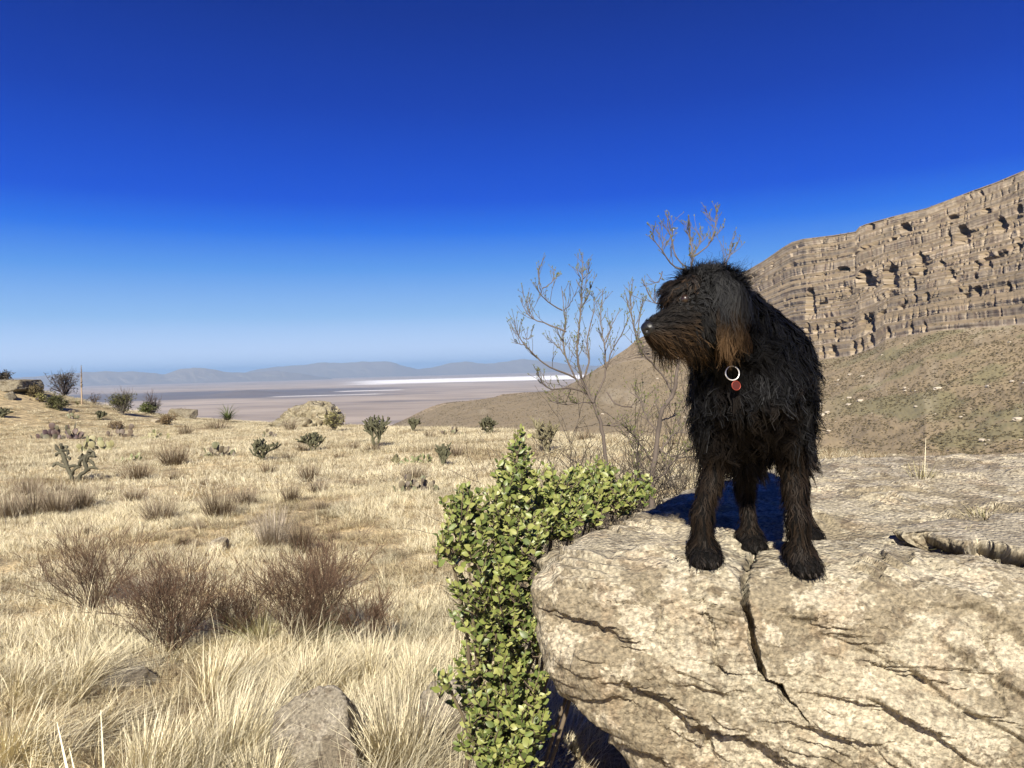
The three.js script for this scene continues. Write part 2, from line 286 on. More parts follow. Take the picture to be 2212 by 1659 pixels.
function clumpGeometry(seed, n, size) { // a loose ball of little leaf-like faces
  const r = makeRng(seed), p = [], c = [], idx = []; let k = 0;
  for (let i = 0; i < n; i++) {
    const u = rr(-1, 1, r), a = r() * 6.283, s = Math.sqrt(1 - u * u), q = Math.pow(r(), .4), o = V3(Math.cos(a) * s * q, Math.abs(u) * .8 * q, Math.sin(a) * s * q), e = [V3(rr(-1, 1, r), rr(-1, 1, r), rr(-1, 1, r)), V3(rr(-1, 1, r), rr(-1, 1, r), rr(-1, 1, r)), V3(rr(-1, 1, r), rr(-1, 1, r), rr(-1, 1, r))], g = rr(.75, 1.25, r);
    for (const d of e) { d.normalize().multiplyScalar(size).add(o); p.push(d.x, d.y, d.z); c.push(g, g, g); }
    idx.push(k, k + 1, k + 2); k += 3;
  }
  const g = new THREE.BufferGeometry(); g.setAttribute('position', new THREE.Float32BufferAttribute(p, 3)); g.setAttribute('color', new THREE.Float32BufferAttribute(c, 3)); g.setIndex(idx); g.computeVertexNormals(); return g;
}
{
  const m = new THREE.InstancedMesh(clumpGeometry(3, 26, .5), new THREE.MeshStandardMaterial({ vertexColors: true, roughness: 1, side: THREE.DoubleSide }), bushSpots.length), M = new THREE.Matrix4(), col = new THREE.Color();
  bushSpots.forEach(([x, y, z, s, t], i) => { M.makeRotationY(t * 40).scale(V3(s, s * .75, s)).setPosition(x, y, z); m.setMatrixAt(i, M); const k = hash(i, 2); m.setColorAt(i, col.setRGB(lerp(.10, .21, k), lerp(.085, .165, k), lerp(.042, .09, k))); });
  m.name = numbered('scrub'); m.userData = { kind: 'stuff', label: 'low dark desert scrub dotted over the canyon slope' }; shadowOn(m); scene.add(m);
}

// ---------------------------------------------------------------- the limestone boulder the dog stands on
const bump = new Map();
function rockTextures(seed) {
  if (bump.has(seed)) return bump.get(seed);
  const size = 1024, h = new Float32Array(size * size);
  for (let y = 0; y < size; y++) for (let x = 0; x < size; x++) { const u = x / size, v = y / size; h[y * size + x] = .5 + .42 * tfbm(u, v, 5, 6, seed, .6); }
  const map = canvasTex(size, (u, v) => {
    const hh = h[Math.floor(v * size) * size + Math.floor(u * size)];
    const a = tfbm(u, v, 3, 7, seed + 20, .58), b = tfbm(u, v, 9, 5, seed + 40, .62), f = tfbm(u, v, 90, 2, seed + 60);
    let c = [.67, .63, .54];                                             // fresh pale limestone
    const mix = (k, r, g, bb) => { c = [lerp(c[0], r, k), lerp(c[1], g, k), lerp(c[2], bb, k)]; };
    mix(smooth(.0, .07, a) * .8, .53, .485, .40);                       // grey brown weathered skin
    mix(smooth(.10, .16, b) * .75, .76, .72, .63);                          // chipped pale spots
    mix(smooth(.22, .40, tfbm(u, v, 6, 5, seed + 80, .6)) * .16, .52, .40, .29);  // rusty stains
    mix(smooth(.24, .42, tfbm(u, v, 22, 4, seed + 90, .65)) * .4, .33, .28, .22);
    const k = .97 + .22 * f + .12 * (hh - .5); return c.map((q) => q * k);
  }, true);
  const bmp = canvasTex(size, (u, v) => { const q = h[Math.floor(v * size) * size + Math.floor(u * size)]; const f = .5 + .8 * tfbm(u, v, 64, 3, seed + 70); const k = .6 * q + .4 * f; return [k, k, k]; });
  bump.set(seed, { map, bmp }); return bump.get(seed);
}
const BC = V3(1.95, 0, -2.75);                                            // a point inside the boulder, in plan
const OUTLINE = [[.05, -2.02], [.08, -1.95], [.17, -1.88], [.32, -1.84], [.6, -1.82], [1.0, -1.80], [1.5, -1.76], [2.2, -1.7], [3.2, -1.72], [3.9, -2.2], [4.1, -2.9], [3.6, -3.6], [2.9, -3.95], [2.2, -4.1], [1.63, -4.0], [1.09, -3.58], [.58, -2.98], [.30, -2.5], [.12, -2.2]];
const outlineCurve = new THREE.CatmullRomCurve3(OUTLINE.map(([x, z]) => V3(x, 0, z)), true, 'centripetal');
const slabTop = (x, z) => { // height of the top face
  const back = -z - 2.0; let y = .975 + .03 * smooth(.2, 1.2, back) - .03 * smooth(1.2, 2.4, back);
  y -= .10 * smooth(1.1, 2.6, x) * smooth(2.4, 1.7, -z);
  y -= .045 * Math.exp(-Math.pow((z + 2.32) / .10, 2)) * smooth(.62, .70, x) * smooth(1.15, .9, x);      // dip under the dog
  y += .022 * smooth(.66, .60, x + (z + 2.2) * .25) * smooth(-2.55, -2.2, z);                           // the left block stands a little higher
  y += .018 * fbm(x * 1.7, z * 1.7, 3, 3);
  return y;
};
function boulderBase(s, r) { // s: 0..1 round the rim, r: 0..1 over the top, 1..2 down the side
  const o = outlineCurve.getPoint(s); o.x += .03 * fbm(o.x * 3, o.z * 3, 12, 3); o.z += .03 * fbm(o.x * 3, o.z * 3, 19, 3);
  const vx = o.x - BC.x, vz = o.z - BC.z, len = Math.hypot(vx, vz), left = smooth(-.55, -.95, vx / len);
  const rim = .145 - .05 * left, wid = Math.min(.5, .21 / len);
  if (r <= 1) { const x = BC.x + vx * r, z = BC.z + vz * r, k = clamp((r - 1 + wid) / wid); return V3(x, slabTop(x, z) - rim * (1 - Math.sqrt(Math.max(0, 1 - k * k))), z); }
  const t = r - 1, top = slabTop(o.x, o.z) - rim, y = lerp(top, -.25, t), front = smooth(.5, 1, vz / len);
  const outward = (.05 * Math.sin(Math.min(1, t * 2.4) * Math.PI) * (1 - left)) + front * .06 * smooth(0, .5, t) - (.22 + .60 * left) * Math.pow(Math.max(0, (t - .10 - .12 * (1 - left)) / .86), 1.25);
  return V3(o.x + vx / len * outward, y, o.z + vz / len * outward);
}
// cracks and overhanging ledges: polylines of [px, py], width, depth, how far the face below stays set back
const CRACKS = [
  [[[1590, 1152], [1612, 1172], [1626, 1192], [1612, 1222], [1606, 1250], [1612, 1300], [1622, 1360], [1634, 1420], [1648, 1470], [1690, 1488], [1702, 1520], [1745, 1560]], .0075, .08, .0],
  [[[1625, 1192], [1640, 1180], [1700, 1168]], .014, .035, .02],
  [[[1515, 1268], [1512, 1300], [1530, 1350], [1545, 1410], [1560, 1455], [1600, 1462], [1635, 1458]], .007, .022, .01],
  [[[1545, 1455], [1540, 1500]], .005, .014, 0], [[[1500, 1270], [1498, 1320]], .008, .016, .01],
  [[[1388, 1235], [1392, 1280], [1420, 1300], [1428, 1330], [1424, 1380], [1426, 1440]], .007, .018, .012],
  [[[1195, 1322], [1240, 1350], [1275, 1360], [1320, 1385], [1335, 1430], [1350, 1460]], .015, .035, .05],
  [[[1338, 1465], [1370, 1500], [1410, 1530], [1450, 1560], [1500, 1580], [1545, 1586], [1590, 1600], [1650, 1640], [1700, 1680]], .017, .055, .07],
  [[[1520, 1560], [1518, 1600], [1530, 1640], [1560, 1690]], .014, .045, .03],
  [[[1260, 1500], [1320, 1515], [1380, 1545], [1440, 1590], [1500, 1625], [1560, 1665]], .010, .022, .05],
  [[[1240, 1540], [1300, 1590], [1370, 1630], [1430, 1675]], .010, .022, .05],
  [[[1240, 1262], [1285, 1275], [1330, 1272]], .008, .012, .03], [[[1290, 1285], [1340, 1300], [1380, 1300]], .006, .012, .03],
  [[[1420, 1306], [1460, 1315]], .006, .010, .02], [[[1600, 1500], [1500, 1480]], .004, .006, .02],
  [[[1860, 1420], [1900, 1440], [1950, 1462], [2010, 1470], [2050, 1490], [2100, 1500]], .008, .016, .04],
  [[[2010, 1440], [2060, 1452], [2110, 1462]], .006, .010, .03],
  [[[2120, 1320], [2130, 1380], [2145, 1440], [2160, 1520], [2180, 1580]], .007, .016, .0],
  [[[1700, 1320], [1760, 1360], [1830, 1390], [1880, 1420]], .005, .008, .03],
  [[[1780, 1500], [1860, 1530], [1950, 1560], [2050, 1600]], .005, .008, .03], [[[2060, 1535], [2120, 1548], [2200, 1580]], .006, .012, .03],
  [[[1700, 1560], [1800, 1590], [1900, 1610]], .005, .007, .03],
  [[[1930, 1168], [1990, 1172], [2040, 1186], [2110, 1192], [2212, 1208], [2300, 1220]], .018, .075, .03],       // the long ledge on the right
  [[[1870, 1172], [1930, 1168]], .010, .018, .02], [[[2080, 1160], [2110, 1145], [2130, 1120], [2150, 1090]], .012, .03, .0],
  [[[2000, 1040], [2015, 1060], [2030, 1075]], .012, .03, .01], [[[1880, 1082], [1884, 1090]], .014, .035, 0],
  [[[2000, 1210], [2040, 1235], [2090, 1248]], .008, .014, .02], [[[2092, 1290], [2110, 1310]], .008, .015, .01], [[[1990, 1300], [2060, 1312], [2110, 1300]], .006, .010, .02],
];
{
  const nTheta = 850, rows = [];
  const dens = (s) => { const o = outlineCurve.getPoint(s); return (o.z > -2.1 && o.x > .5 && o.x < .8 ? 2.6 : o.z > -2.4 && o.x < 2.1 ? 1 : o.x < 1 ? .5 : o.x < 2.2 ? .3 : .08); };
  const cum = [0]; for (let i = 1; i <= 4000; i++) { const a = outlineCurve.getPoint((i - 1) / 4000), b = outlineCurve.getPoint(i / 4000 % 1); cum.push(cum[i - 1] + dens((i - .5) / 4000) * a.distanceTo(b)); }
  const S = []; { let k = 0; for (let i = 0; i < nTheta; i++) { const w = i / nTheta * cum[4000]; while (cum[k + 1] < w) k++; S.push((k + (w - cum[k]) / (cum[k + 1] - cum[k])) / 4000); } }
  for (let i = 0; i <= 190; i++) rows.push(1 - Math.pow(1 - i / 190, 1.5));
  for (let i = 1; i <= 230; i++) { const t = i / 230; rows.push(1 + .55 * t + .45 * t * t * t); }
  const nv = rows.length, base = gridGeometry(nTheta, nv, (i, j) => { const p = boulderBase(S[i], rows[j]); return { p, c: [1, 1, 1], uv: [0, 0] }; }, true);
  { const I = base.index.array; for (let k = 0; k < I.length; k += 3) { const t = I[k]; I[k] = I[k + 1]; I[k + 1] = t; } base.computeVertexNormals(); }
  const P = base.attributes.position, N = base.attributes.normal, n = P.count;
  { let sum = 0; for (let k = 0; k < nTheta * 20; k++) sum += N.getY(k); console.log('boulder up', sum > 0); }
  // project the crack points onto the base shape
  const inv = camera.matrixWorldInverse, q = V3(), proj = [];
  for (let k = 0; k < n; k++) { q.fromBufferAttribute(P, k).applyMatrix4(inv); const facing = N.getX(k) * (camera.position.x - P.getX(k)) + N.getY(k) * (EYE - P.getY(k)) - N.getZ(k) * P.getZ(k); proj.push(q.z < -.3 && facing > 0 ? [1106 - q.x / q.z * FOCAL, 829.5 + q.y / q.z * FOCAL] : null); }
  const cell = new Map(); proj.forEach((e, k) => { if (!e) return; const key = Math.floor(e[0] / 20) + ',' + Math.floor(e[1] / 20); if (!cell.has(key)) cell.set(key, []); cell.get(key).push(k); });
  const onRock = (x, y) => { let best = 1e9, hit = -1; for (let a = -2; a <= 2; a++) for (let b = -2; b <= 2; b++) for (const k of cell.get((Math.floor(x / 20) + a) + ',' + (Math.floor(y / 20) + b)) ?? []) { const e = proj[k], d = (e[0] - x) ** 2 + (e[1] - y) ** 2; if (d < best) { best = d; hit = k; } } return hit < 0 ? null : V3().fromBufferAttribute(P, hit); };
  const segs = [];
  for (const [pts, w, depth, back] of CRACKS) {
    const dense = []; for (let i = 0; i < pts.length - 1; i++) { const m = Math.max(1, Math.round(Math.hypot(pts[i + 1][0] - pts[i][0], pts[i + 1][1] - pts[i][1]) / 26)); for (let k = 0; k < m; k++) { const t = k / m; dense.push([lerp(pts[i][0], pts[i + 1][0], t) + rr(-3, 3), lerp(pts[i][1], pts[i + 1][1], t) + rr(-3, 3)]); } } dense.push(pts[pts.length - 1]);
    const w3 = dense.map(([x, y]) => onRock(x, y)).filter(Boolean);
    for (let i = 0; i + 1 < w3.length; i++) if (w3[i].distanceTo(w3[i + 1]) < .25) segs.push({ a: w3[i], b: w3[i + 1], w, depth, back, f: Math.min(1, .35 + i * .4, .35 + (w3.length - 2 - i) * .4) });
  }
  const C = base.attributes.color, U = base.attributes.uv, ab = V3(), ap = V3(), nn = V3(), down = V3();
  const outP = new Float32Array(n * 3);
  for (let k = 0; k < n; k++) {
    q.fromBufferAttribute(P, k); nn.fromBufferAttribute(N, k); const x = q.x, y = q.y, z = q.z, topness = smooth(.55, .9, nn.y);
    // broken bedding: saw-tooth ledges across tilted layers, patchy
    const w = (y * .84 + x * .50 - z * .18) + .035 * fbm(x * 3.2, y * 3.2, z * 3.2, 4), patch = smooth(-.10, .30, fbm(x * 2.3, y * 2.3, z * 2.3 + 9, 3)), patch2 = smooth(-.05, .3, fbm(x * 5, y * 5, z * 5 + 31, 3));
    const saw = (f, ph) => { const t = w * f + ph; const s = t - Math.floor(t); return s < .88 ? 1 - s / .88 : (s - .88) / .12; };
    let d = .020 * fbm(x * 2.6, y * 2.6, z * 2.6, 4) + .008 * fbm(x * 11, y * 11, z * 11, 4) + (1 - topness) * (.027 * patch * saw(8.5 + 0 * x, 1.3 * fbm(x * 2, y * 2, z * 2, 2)) + .013 * patch2 * saw(26, 2.2 * fbm(x * 4, y * 4, z * 4 + 3, 2))) + topness * .018 * patch2 * saw(20, fbm(x * 4, y, z * 4, 2) * 3);
    const chip = fbm(x * 19, y * 19, z * 19, 3); d += .009 * Math.floor(chip * 6) / 6 + .0018 * fbm(x * 44, y * 44, z * 44, 2);
    const wx = .012 * fbm(x * 14, y * 14, z * 14 + 5, 2), wy = .012 * fbm(x * 14, y * 14, z * 14 + 25, 2);
    let deepest = 0;
    for (const s of segs) {
      if (Math.abs(x - s.a.x) > .3 || Math.abs(y - s.a.y) > .3 || Math.abs(z - s.a.z) > .3) continue;
      ap.set(x + wx - s.a.x, y + wy - s.a.y, z - s.a.z); if (ap.lengthSq() > .09) continue;
      ab.subVectors(s.b, s.a); const L = ab.lengthSq(), t = clamp(ap.dot(ab) / L); down.copy(ap).addScaledVector(ab, -t); const e = down.length();
      if (e > .16) continue;
      const low = e > 1e-5 && down.y + (nn.y > .7 ? -down.z * .6 : 0) < 0 ? 1 : 0, wid = s.w * s.f * (1 + .5 * noise(x * 25, y * 25, z * 25));
      let cut = s.depth * s.f * (1 - smooth(wid * .65, wid * 1.15, e));
      if (low && s.back) cut = Math.max(cut, s.back * .75 * s.f * (1 - smooth(0, .10, e)) * (1 - 0 * t));
      if (cut > deepest) deepest = cut;
    }
    d -= deepest; const sideways = .10 * deepest;
    outP[k * 3] = x + nn.x * d + sideways; outP[k * 3 + 1] = y + nn.y * d; outP[k * 3 + 2] = z + nn.z * d;
    const big = fbm(x * 1.6, y * 1.6, z * 1.6 + 50, 3), g = .90 + .16 * big; C.setXYZ(k, g, g * (1 - .03 * big), g * (1 - .06 * big));
    const i = k % nTheta, j = (k - i) / nTheta; U.setXY(k, 0, 0);
  }
  for (let k = 0; k < n * 3; k++) P.array[k] = outP[k];
  // texture coordinates in metres: along the rim and across it
  const o = V3(); for (let j = 0; j < nv; j++) for (let i = 0; i < nTheta; i++) { const k = j * nTheta + i; const x = P.getX(k), y = P.getY(k), z = P.getZ(k); U.setXY(k, x * .9 + z * .35, y * .95 - z * .85 + x * .12); }
  base.computeVertexNormals();
  const { map, bmp } = rockTextures(1);
  const mat = new THREE.MeshStandardMaterial({ map, bumpMap: bmp, bumpScale: .013, vertexColors: true, roughness: .95 });
  const b = thing('boulder', 'huge cracked pale limestone boulder under the standing dog', 'boulder');
  mesh('rock', base, mat, b);
  { // the thin loose layer on its right, undercut along the front
    const onTop = (px, py) => { const d = at(px, py, 1).sub(camera.position); let t = 1; while (t < 5 && EYE + d.y * t > slabTop(d.x * t, d.z * t)) t += .004; return [d.x * t, d.z * t]; };
    const edge = [[1926, 1166], [1950, 1174], [1992, 1172], [2040, 1188], [2082, 1198], [2112, 1190], [2150, 1200], [2212, 1212], [2330, 1226], [2345, 1150], [2230, 1128], [2150, 1132], [2112, 1150], [2060, 1140], [2000, 1148]].map(([x, y]) => onTop(x, y)), dense = [];
    edge.forEach((a, i) => { const c = edge[(i + 1) % edge.length]; for (let k = 0; k < 9; k++) { const t = k / 9; dense.push([lerp(a[0], c[0], t) + .012 * noise(a[0] * 9 + t * 4, i * 3.1) + rr(-.003, .003), lerp(a[1], c[1], t) + .012 * noise(i * 5.7 + t * 4, 8) + rr(-.003, .003)]); } });
    const n = dense.length; let cx = 0, cz = 0; for (const [x, z] of dense) { cx += x / n; cz += z / n; }
    const ringsDef = [[.45, -.05], [.72, -.02], [.93, .004], [.99, .018], [1, .024], [.97, .032], [.85, .034], [.6, .036], [.3, .036], [.02, .036]];
    const g = gridGeometry(n, ringsDef.length, (i, j) => { const [k, h] = ringsDef[j], x = cx + (dense[i][0] - cx) * k, z = cz + (dense[i][1] - cz) * k, y = slabTop(x, z) + h + .006 * fbm(x * 14, z * 14, 4, 3); return { p: V3(x, y, z), c: [.9, .9, .9], uv: [x * .9 + z * .35, y - z * .85] }; }, true);
    mesh('loose_layer', g, mat, b);
  }
}
// smaller stones
const keepOut = [];
function stoneGeometry(seed, sx, sy, sz, rough, flat, faces = []) {
  const g = new THREE.IcosahedronGeometry(1, 24), P = g.attributes.position, U = g.attributes.uv, v = V3();
  const planes = []; const r = makeRng(seed); for (let i = 0; i < (faces.length ? 3 : 11); i++) planes.push([V3(rr(-1, 1, r), rr(-.8, 1, r), rr(-1, 1, r)).normalize(), rr(.62, .92, r)]);
  planes.push([V3(rr(-.1, .1, r), 1, rr(-.1, .1, r)).normalize(), flat]);
  for (const [x, y, z, d] of faces) planes.push([V3(x, y, z).normalize(), d]);
  for (let i = 0; i < P.count; i++) {
    v.fromBufferAttribute(P, i).normalize(); let R = 1.35 - (faces.length ? 0 : .3);
    for (const [n, d] of planes) { const c = n.dot(v); if (c > .05) R = Math.min(R, d / c); }
    R += rough * (.10 * fbm(v.x * 2 + seed, v.y * 2, v.z * 2, 4) + .035 * fbm(v.x * 9, v.y * 9 + seed, v.z * 9, 3));
    v.multiplyScalar(R); v.set(v.x * sx, v.y * sy, v.z * sz); P.setXYZ(i, v.x, v.y, v.z); U.setXY(i, v.x + v.z * .4, v.y - v.z * .8);
  }
  g.deleteAttribute('normal'); let m = g; { const key = new Map(), idx = []; const pos = [], uv = []; for (let i = 0; i < P.count; i++) { const k = P.getX(i).toFixed(4) + P.getY(i).toFixed(4) + P.getZ(i).toFixed(4); if (!key.has(k)) { key.set(k, pos.length / 3); pos.push(P.getX(i), P.getY(i), P.getZ(i)); uv.push(U.getX(i), U.getY(i)); } idx.push(key.get(k)); }
    m = new THREE.BufferGeometry(); m.setAttribute('position', new THREE.Float32BufferAttribute(pos, 3)); m.setAttribute('uv', new THREE.Float32BufferAttribute(uv, 2)); m.setIndex(idx); m.computeVertexNormals(); }
  return m;
}
const greyStone = new THREE.MeshStandardMaterial({ map: rockTextures(1).map, bumpMap: rockTextures(1).bmp, bumpScale: .010, color: rgb(.52, .52, .55), roughness: .95 });
const paleStone = new THREE.MeshStandardMaterial({ map: rockTextures(1).map, bumpMap: rockTextures(1).bmp, bumpScale: .012, color: rgb(.93, .92, .92), roughness: .95 });
const midStone = new THREE.MeshStandardMaterial({ map: rockTextures(1).map, bumpMap: rockTextures(1).bmp, bumpScale: .03, color: rgb(.66, .66, .64), roughness: .95 });
function stone(name, label, px, py, w, h, dz, sink, mat, seed, turn = 0, tilt = 0, rough = 1, flat = .7, cat = 'stone', group, faces) {
  const p = onLand(px, py), k = p.depth / FOCAL, sy = h * k;
  const m = mesh(name, stoneGeometry(seed, w * k / 2, sy, dz, rough, flat, faces), mat); keepOut.push([p.x, p.z, w * k * .5, dz]); m.position.set(p.x, p.y + sy * (.5 - sink), p.z); m.rotation.set(tilt, turn, 0); tag(m, label, cat, group); return m;
}
function slab(label, px, py, normal, outline, thick) { // a flat stone standing in the grass, given by the outline of its front face
  const o = onLand(px, py), N = V3(...normal).normalize(), X = V3(1, 0, 0).addScaledVector(N, -N.x).normalize(), Y = N.clone().cross(X), shape = new THREE.Shape();
  const pts = outline.map(([x, y]) => { const d = at(x, y, 1).sub(camera.position), t = N.dot(o.clone().sub(camera.position)) / N.dot(d), q = camera.position.clone().addScaledVector(d, t).sub(o); return [q.dot(X), q.dot(Y)]; });
  const dense = []; pts.forEach((a, i) => { const b = pts[(i + 1) % pts.length]; for (let k = 0; k < 6; k++) dense.push([lerp(a[0], b[0], k / 6) + rr(-.004, .004), lerp(a[1], b[1], k / 6) + rr(-.004, .004)]); });
  dense.forEach(([x, y], i) => (i ? shape.lineTo(x, y) : shape.moveTo(x, y))); const g = new THREE.ExtrudeGeometry(shape, { depth: thick, bevelEnabled: true, bevelThickness: .016, bevelSize: .014, bevelSegments: 4, steps: 3 }); g.translate(0, 0, -thick);
  const m = mesh('stone_slab', g, greyStone); m.position.copy(o); m.quaternion.setFromRotationMatrix(new THREE.Matrix4().makeBasis(X, Y, N)); keepOut.push([o.x, o.z - .05, .17, thick > .13 ? .42 : .14]); return tag(m, label, 'stone slab');
}
slab('flat grey stone slab at the bottom edge between two straw tufts', 675, 1690, [-.05, .62, .78], [[588, 1720], [590, 1600], [600, 1545], [640, 1512], [690, 1490], [728, 1490], [745, 1520], [748, 1580], [770, 1650], [790, 1720]], .14);
slab('grey upright stone slab half hidden behind the leafy bush', 955, 1640, [-.1, .35, .93], [[918, 1655], [912, 1580], [914, 1505], [935, 1482], [990, 1476], [1005, 1560], [1000, 1655]], .12);
stone('stone_slab', 'low grey rock sunk in grass left of the front tufts', 285, 1482, 120, 46, .10, .45, greyStone, 31, .1, .2, .8, .5, 'stone slab');
stone('stone', 'small angular pinkish stone lying alone in the straw grass', 472, 1188, 52, 26, .11, .25, paleStone, 41, .3, .1, .8, .6);
stone('stone', 'small pale stone sunk in grass near the left edge', 88, 1138, 26, 10, .06, .3, paleStone, 43);
stone('stone', 'tiny white stone in grass at the far left bottom', 165, 1420, 14, 10, .02, .2, paleStone, 47);
stone('stone', 'flat tan stone on the bare ground under the leafy bush', 1150, 1690, 210, 60, .24, .4, midStone, 53, .2, .25, .7, .45);
stone('stone', 'pale stone beside the bare tree trunk behind the boulder', 1462, 1050, 46, 26, .12, .3, paleStone, 59);
{ // the big outcrop at the far edge of the meadow
  const g = stoneGeometry(67, 1, 1, 1, 0, .62), p = onLand(664, 922), k = p.depth / FOCAL, P = g.attributes.position;
  for (let i = 0; i < P.count; i++) { // a sloping left flank and a blunt steep right end, split by slanting cracks
    let x = P.getX(i), y = P.getY(i), z = P.getZ(i); const prof = curve([[-1, .25], [-.75, .5], [-.4, .80], [-.12, .90], [.05, 1.10], [.5, 1.12], [.72, .95], [1, .3]], x, 1);
    y = y > 0 ? y * prof * 1.35 : y; const f = fbm(x * 2.5 + 4, y * 2.5, z * 2.5, 4), crack = Math.abs(fbm(x * 1.6 - y * .8 + 2, y * 1.5 + 7, z * .7, 3)), cr2 = Math.abs(fbm(x * 2.7 + y + 12, y * 2.2, z, 3));
    const R = 1 + .16 * f - .2 * (1 - smooth(0, .05, crack)) - .13 * (1 - smooth(0, .04, cr2)); P.setXYZ(i, x * R * 96 * k, y * R * 62 * k, z * R * 60 * k);
  }
  g.computeVertexNormals(); const m = mesh('boulder', g, midStone.clone()); m.material.color.setRGB(1, 1, .93); m.material.bumpScale = .08; m.position.set(p.x, p.y - .1, p.z); m.rotation.y = .1;
  tag(m, 'large weathered tan rock outcrop at the far edge of the meadow', 'boulder');
}
stone('rock_outcrop', 'layered rock outcrop on top of the left knoll', 30, 842, 105, 24, 1.6, .1, midStone, 71, .1, 0, 1.2, .5, 'rock');
stone('rock_outcrop', 'grey rock at the right end of the left knoll', 398, 902, 62, 24, 1.0, .2, midStone, 73, 0, 0, 1.2, .55, 'rock');
stone('rock_outcrop', 'small pale rock on the knoll beside the dark bush', 135, 872, 24, 9, .3, .2, paleStone, 79, 0, 0, 1, .6, 'rock');
stone('rock_outcrop', 'leaning rock slab on the left slope of the knoll', 22, 862, 26, 15, .5, .2, midStone, 83, .4, .2, 1, .6, 'rock');
stone('rock_outcrop', 'flat pale rock below the big green bush on the knoll', 336, 912, 22, 8, .25, .2, paleStone, 89, 0, 0, 1, .6, 'rock');

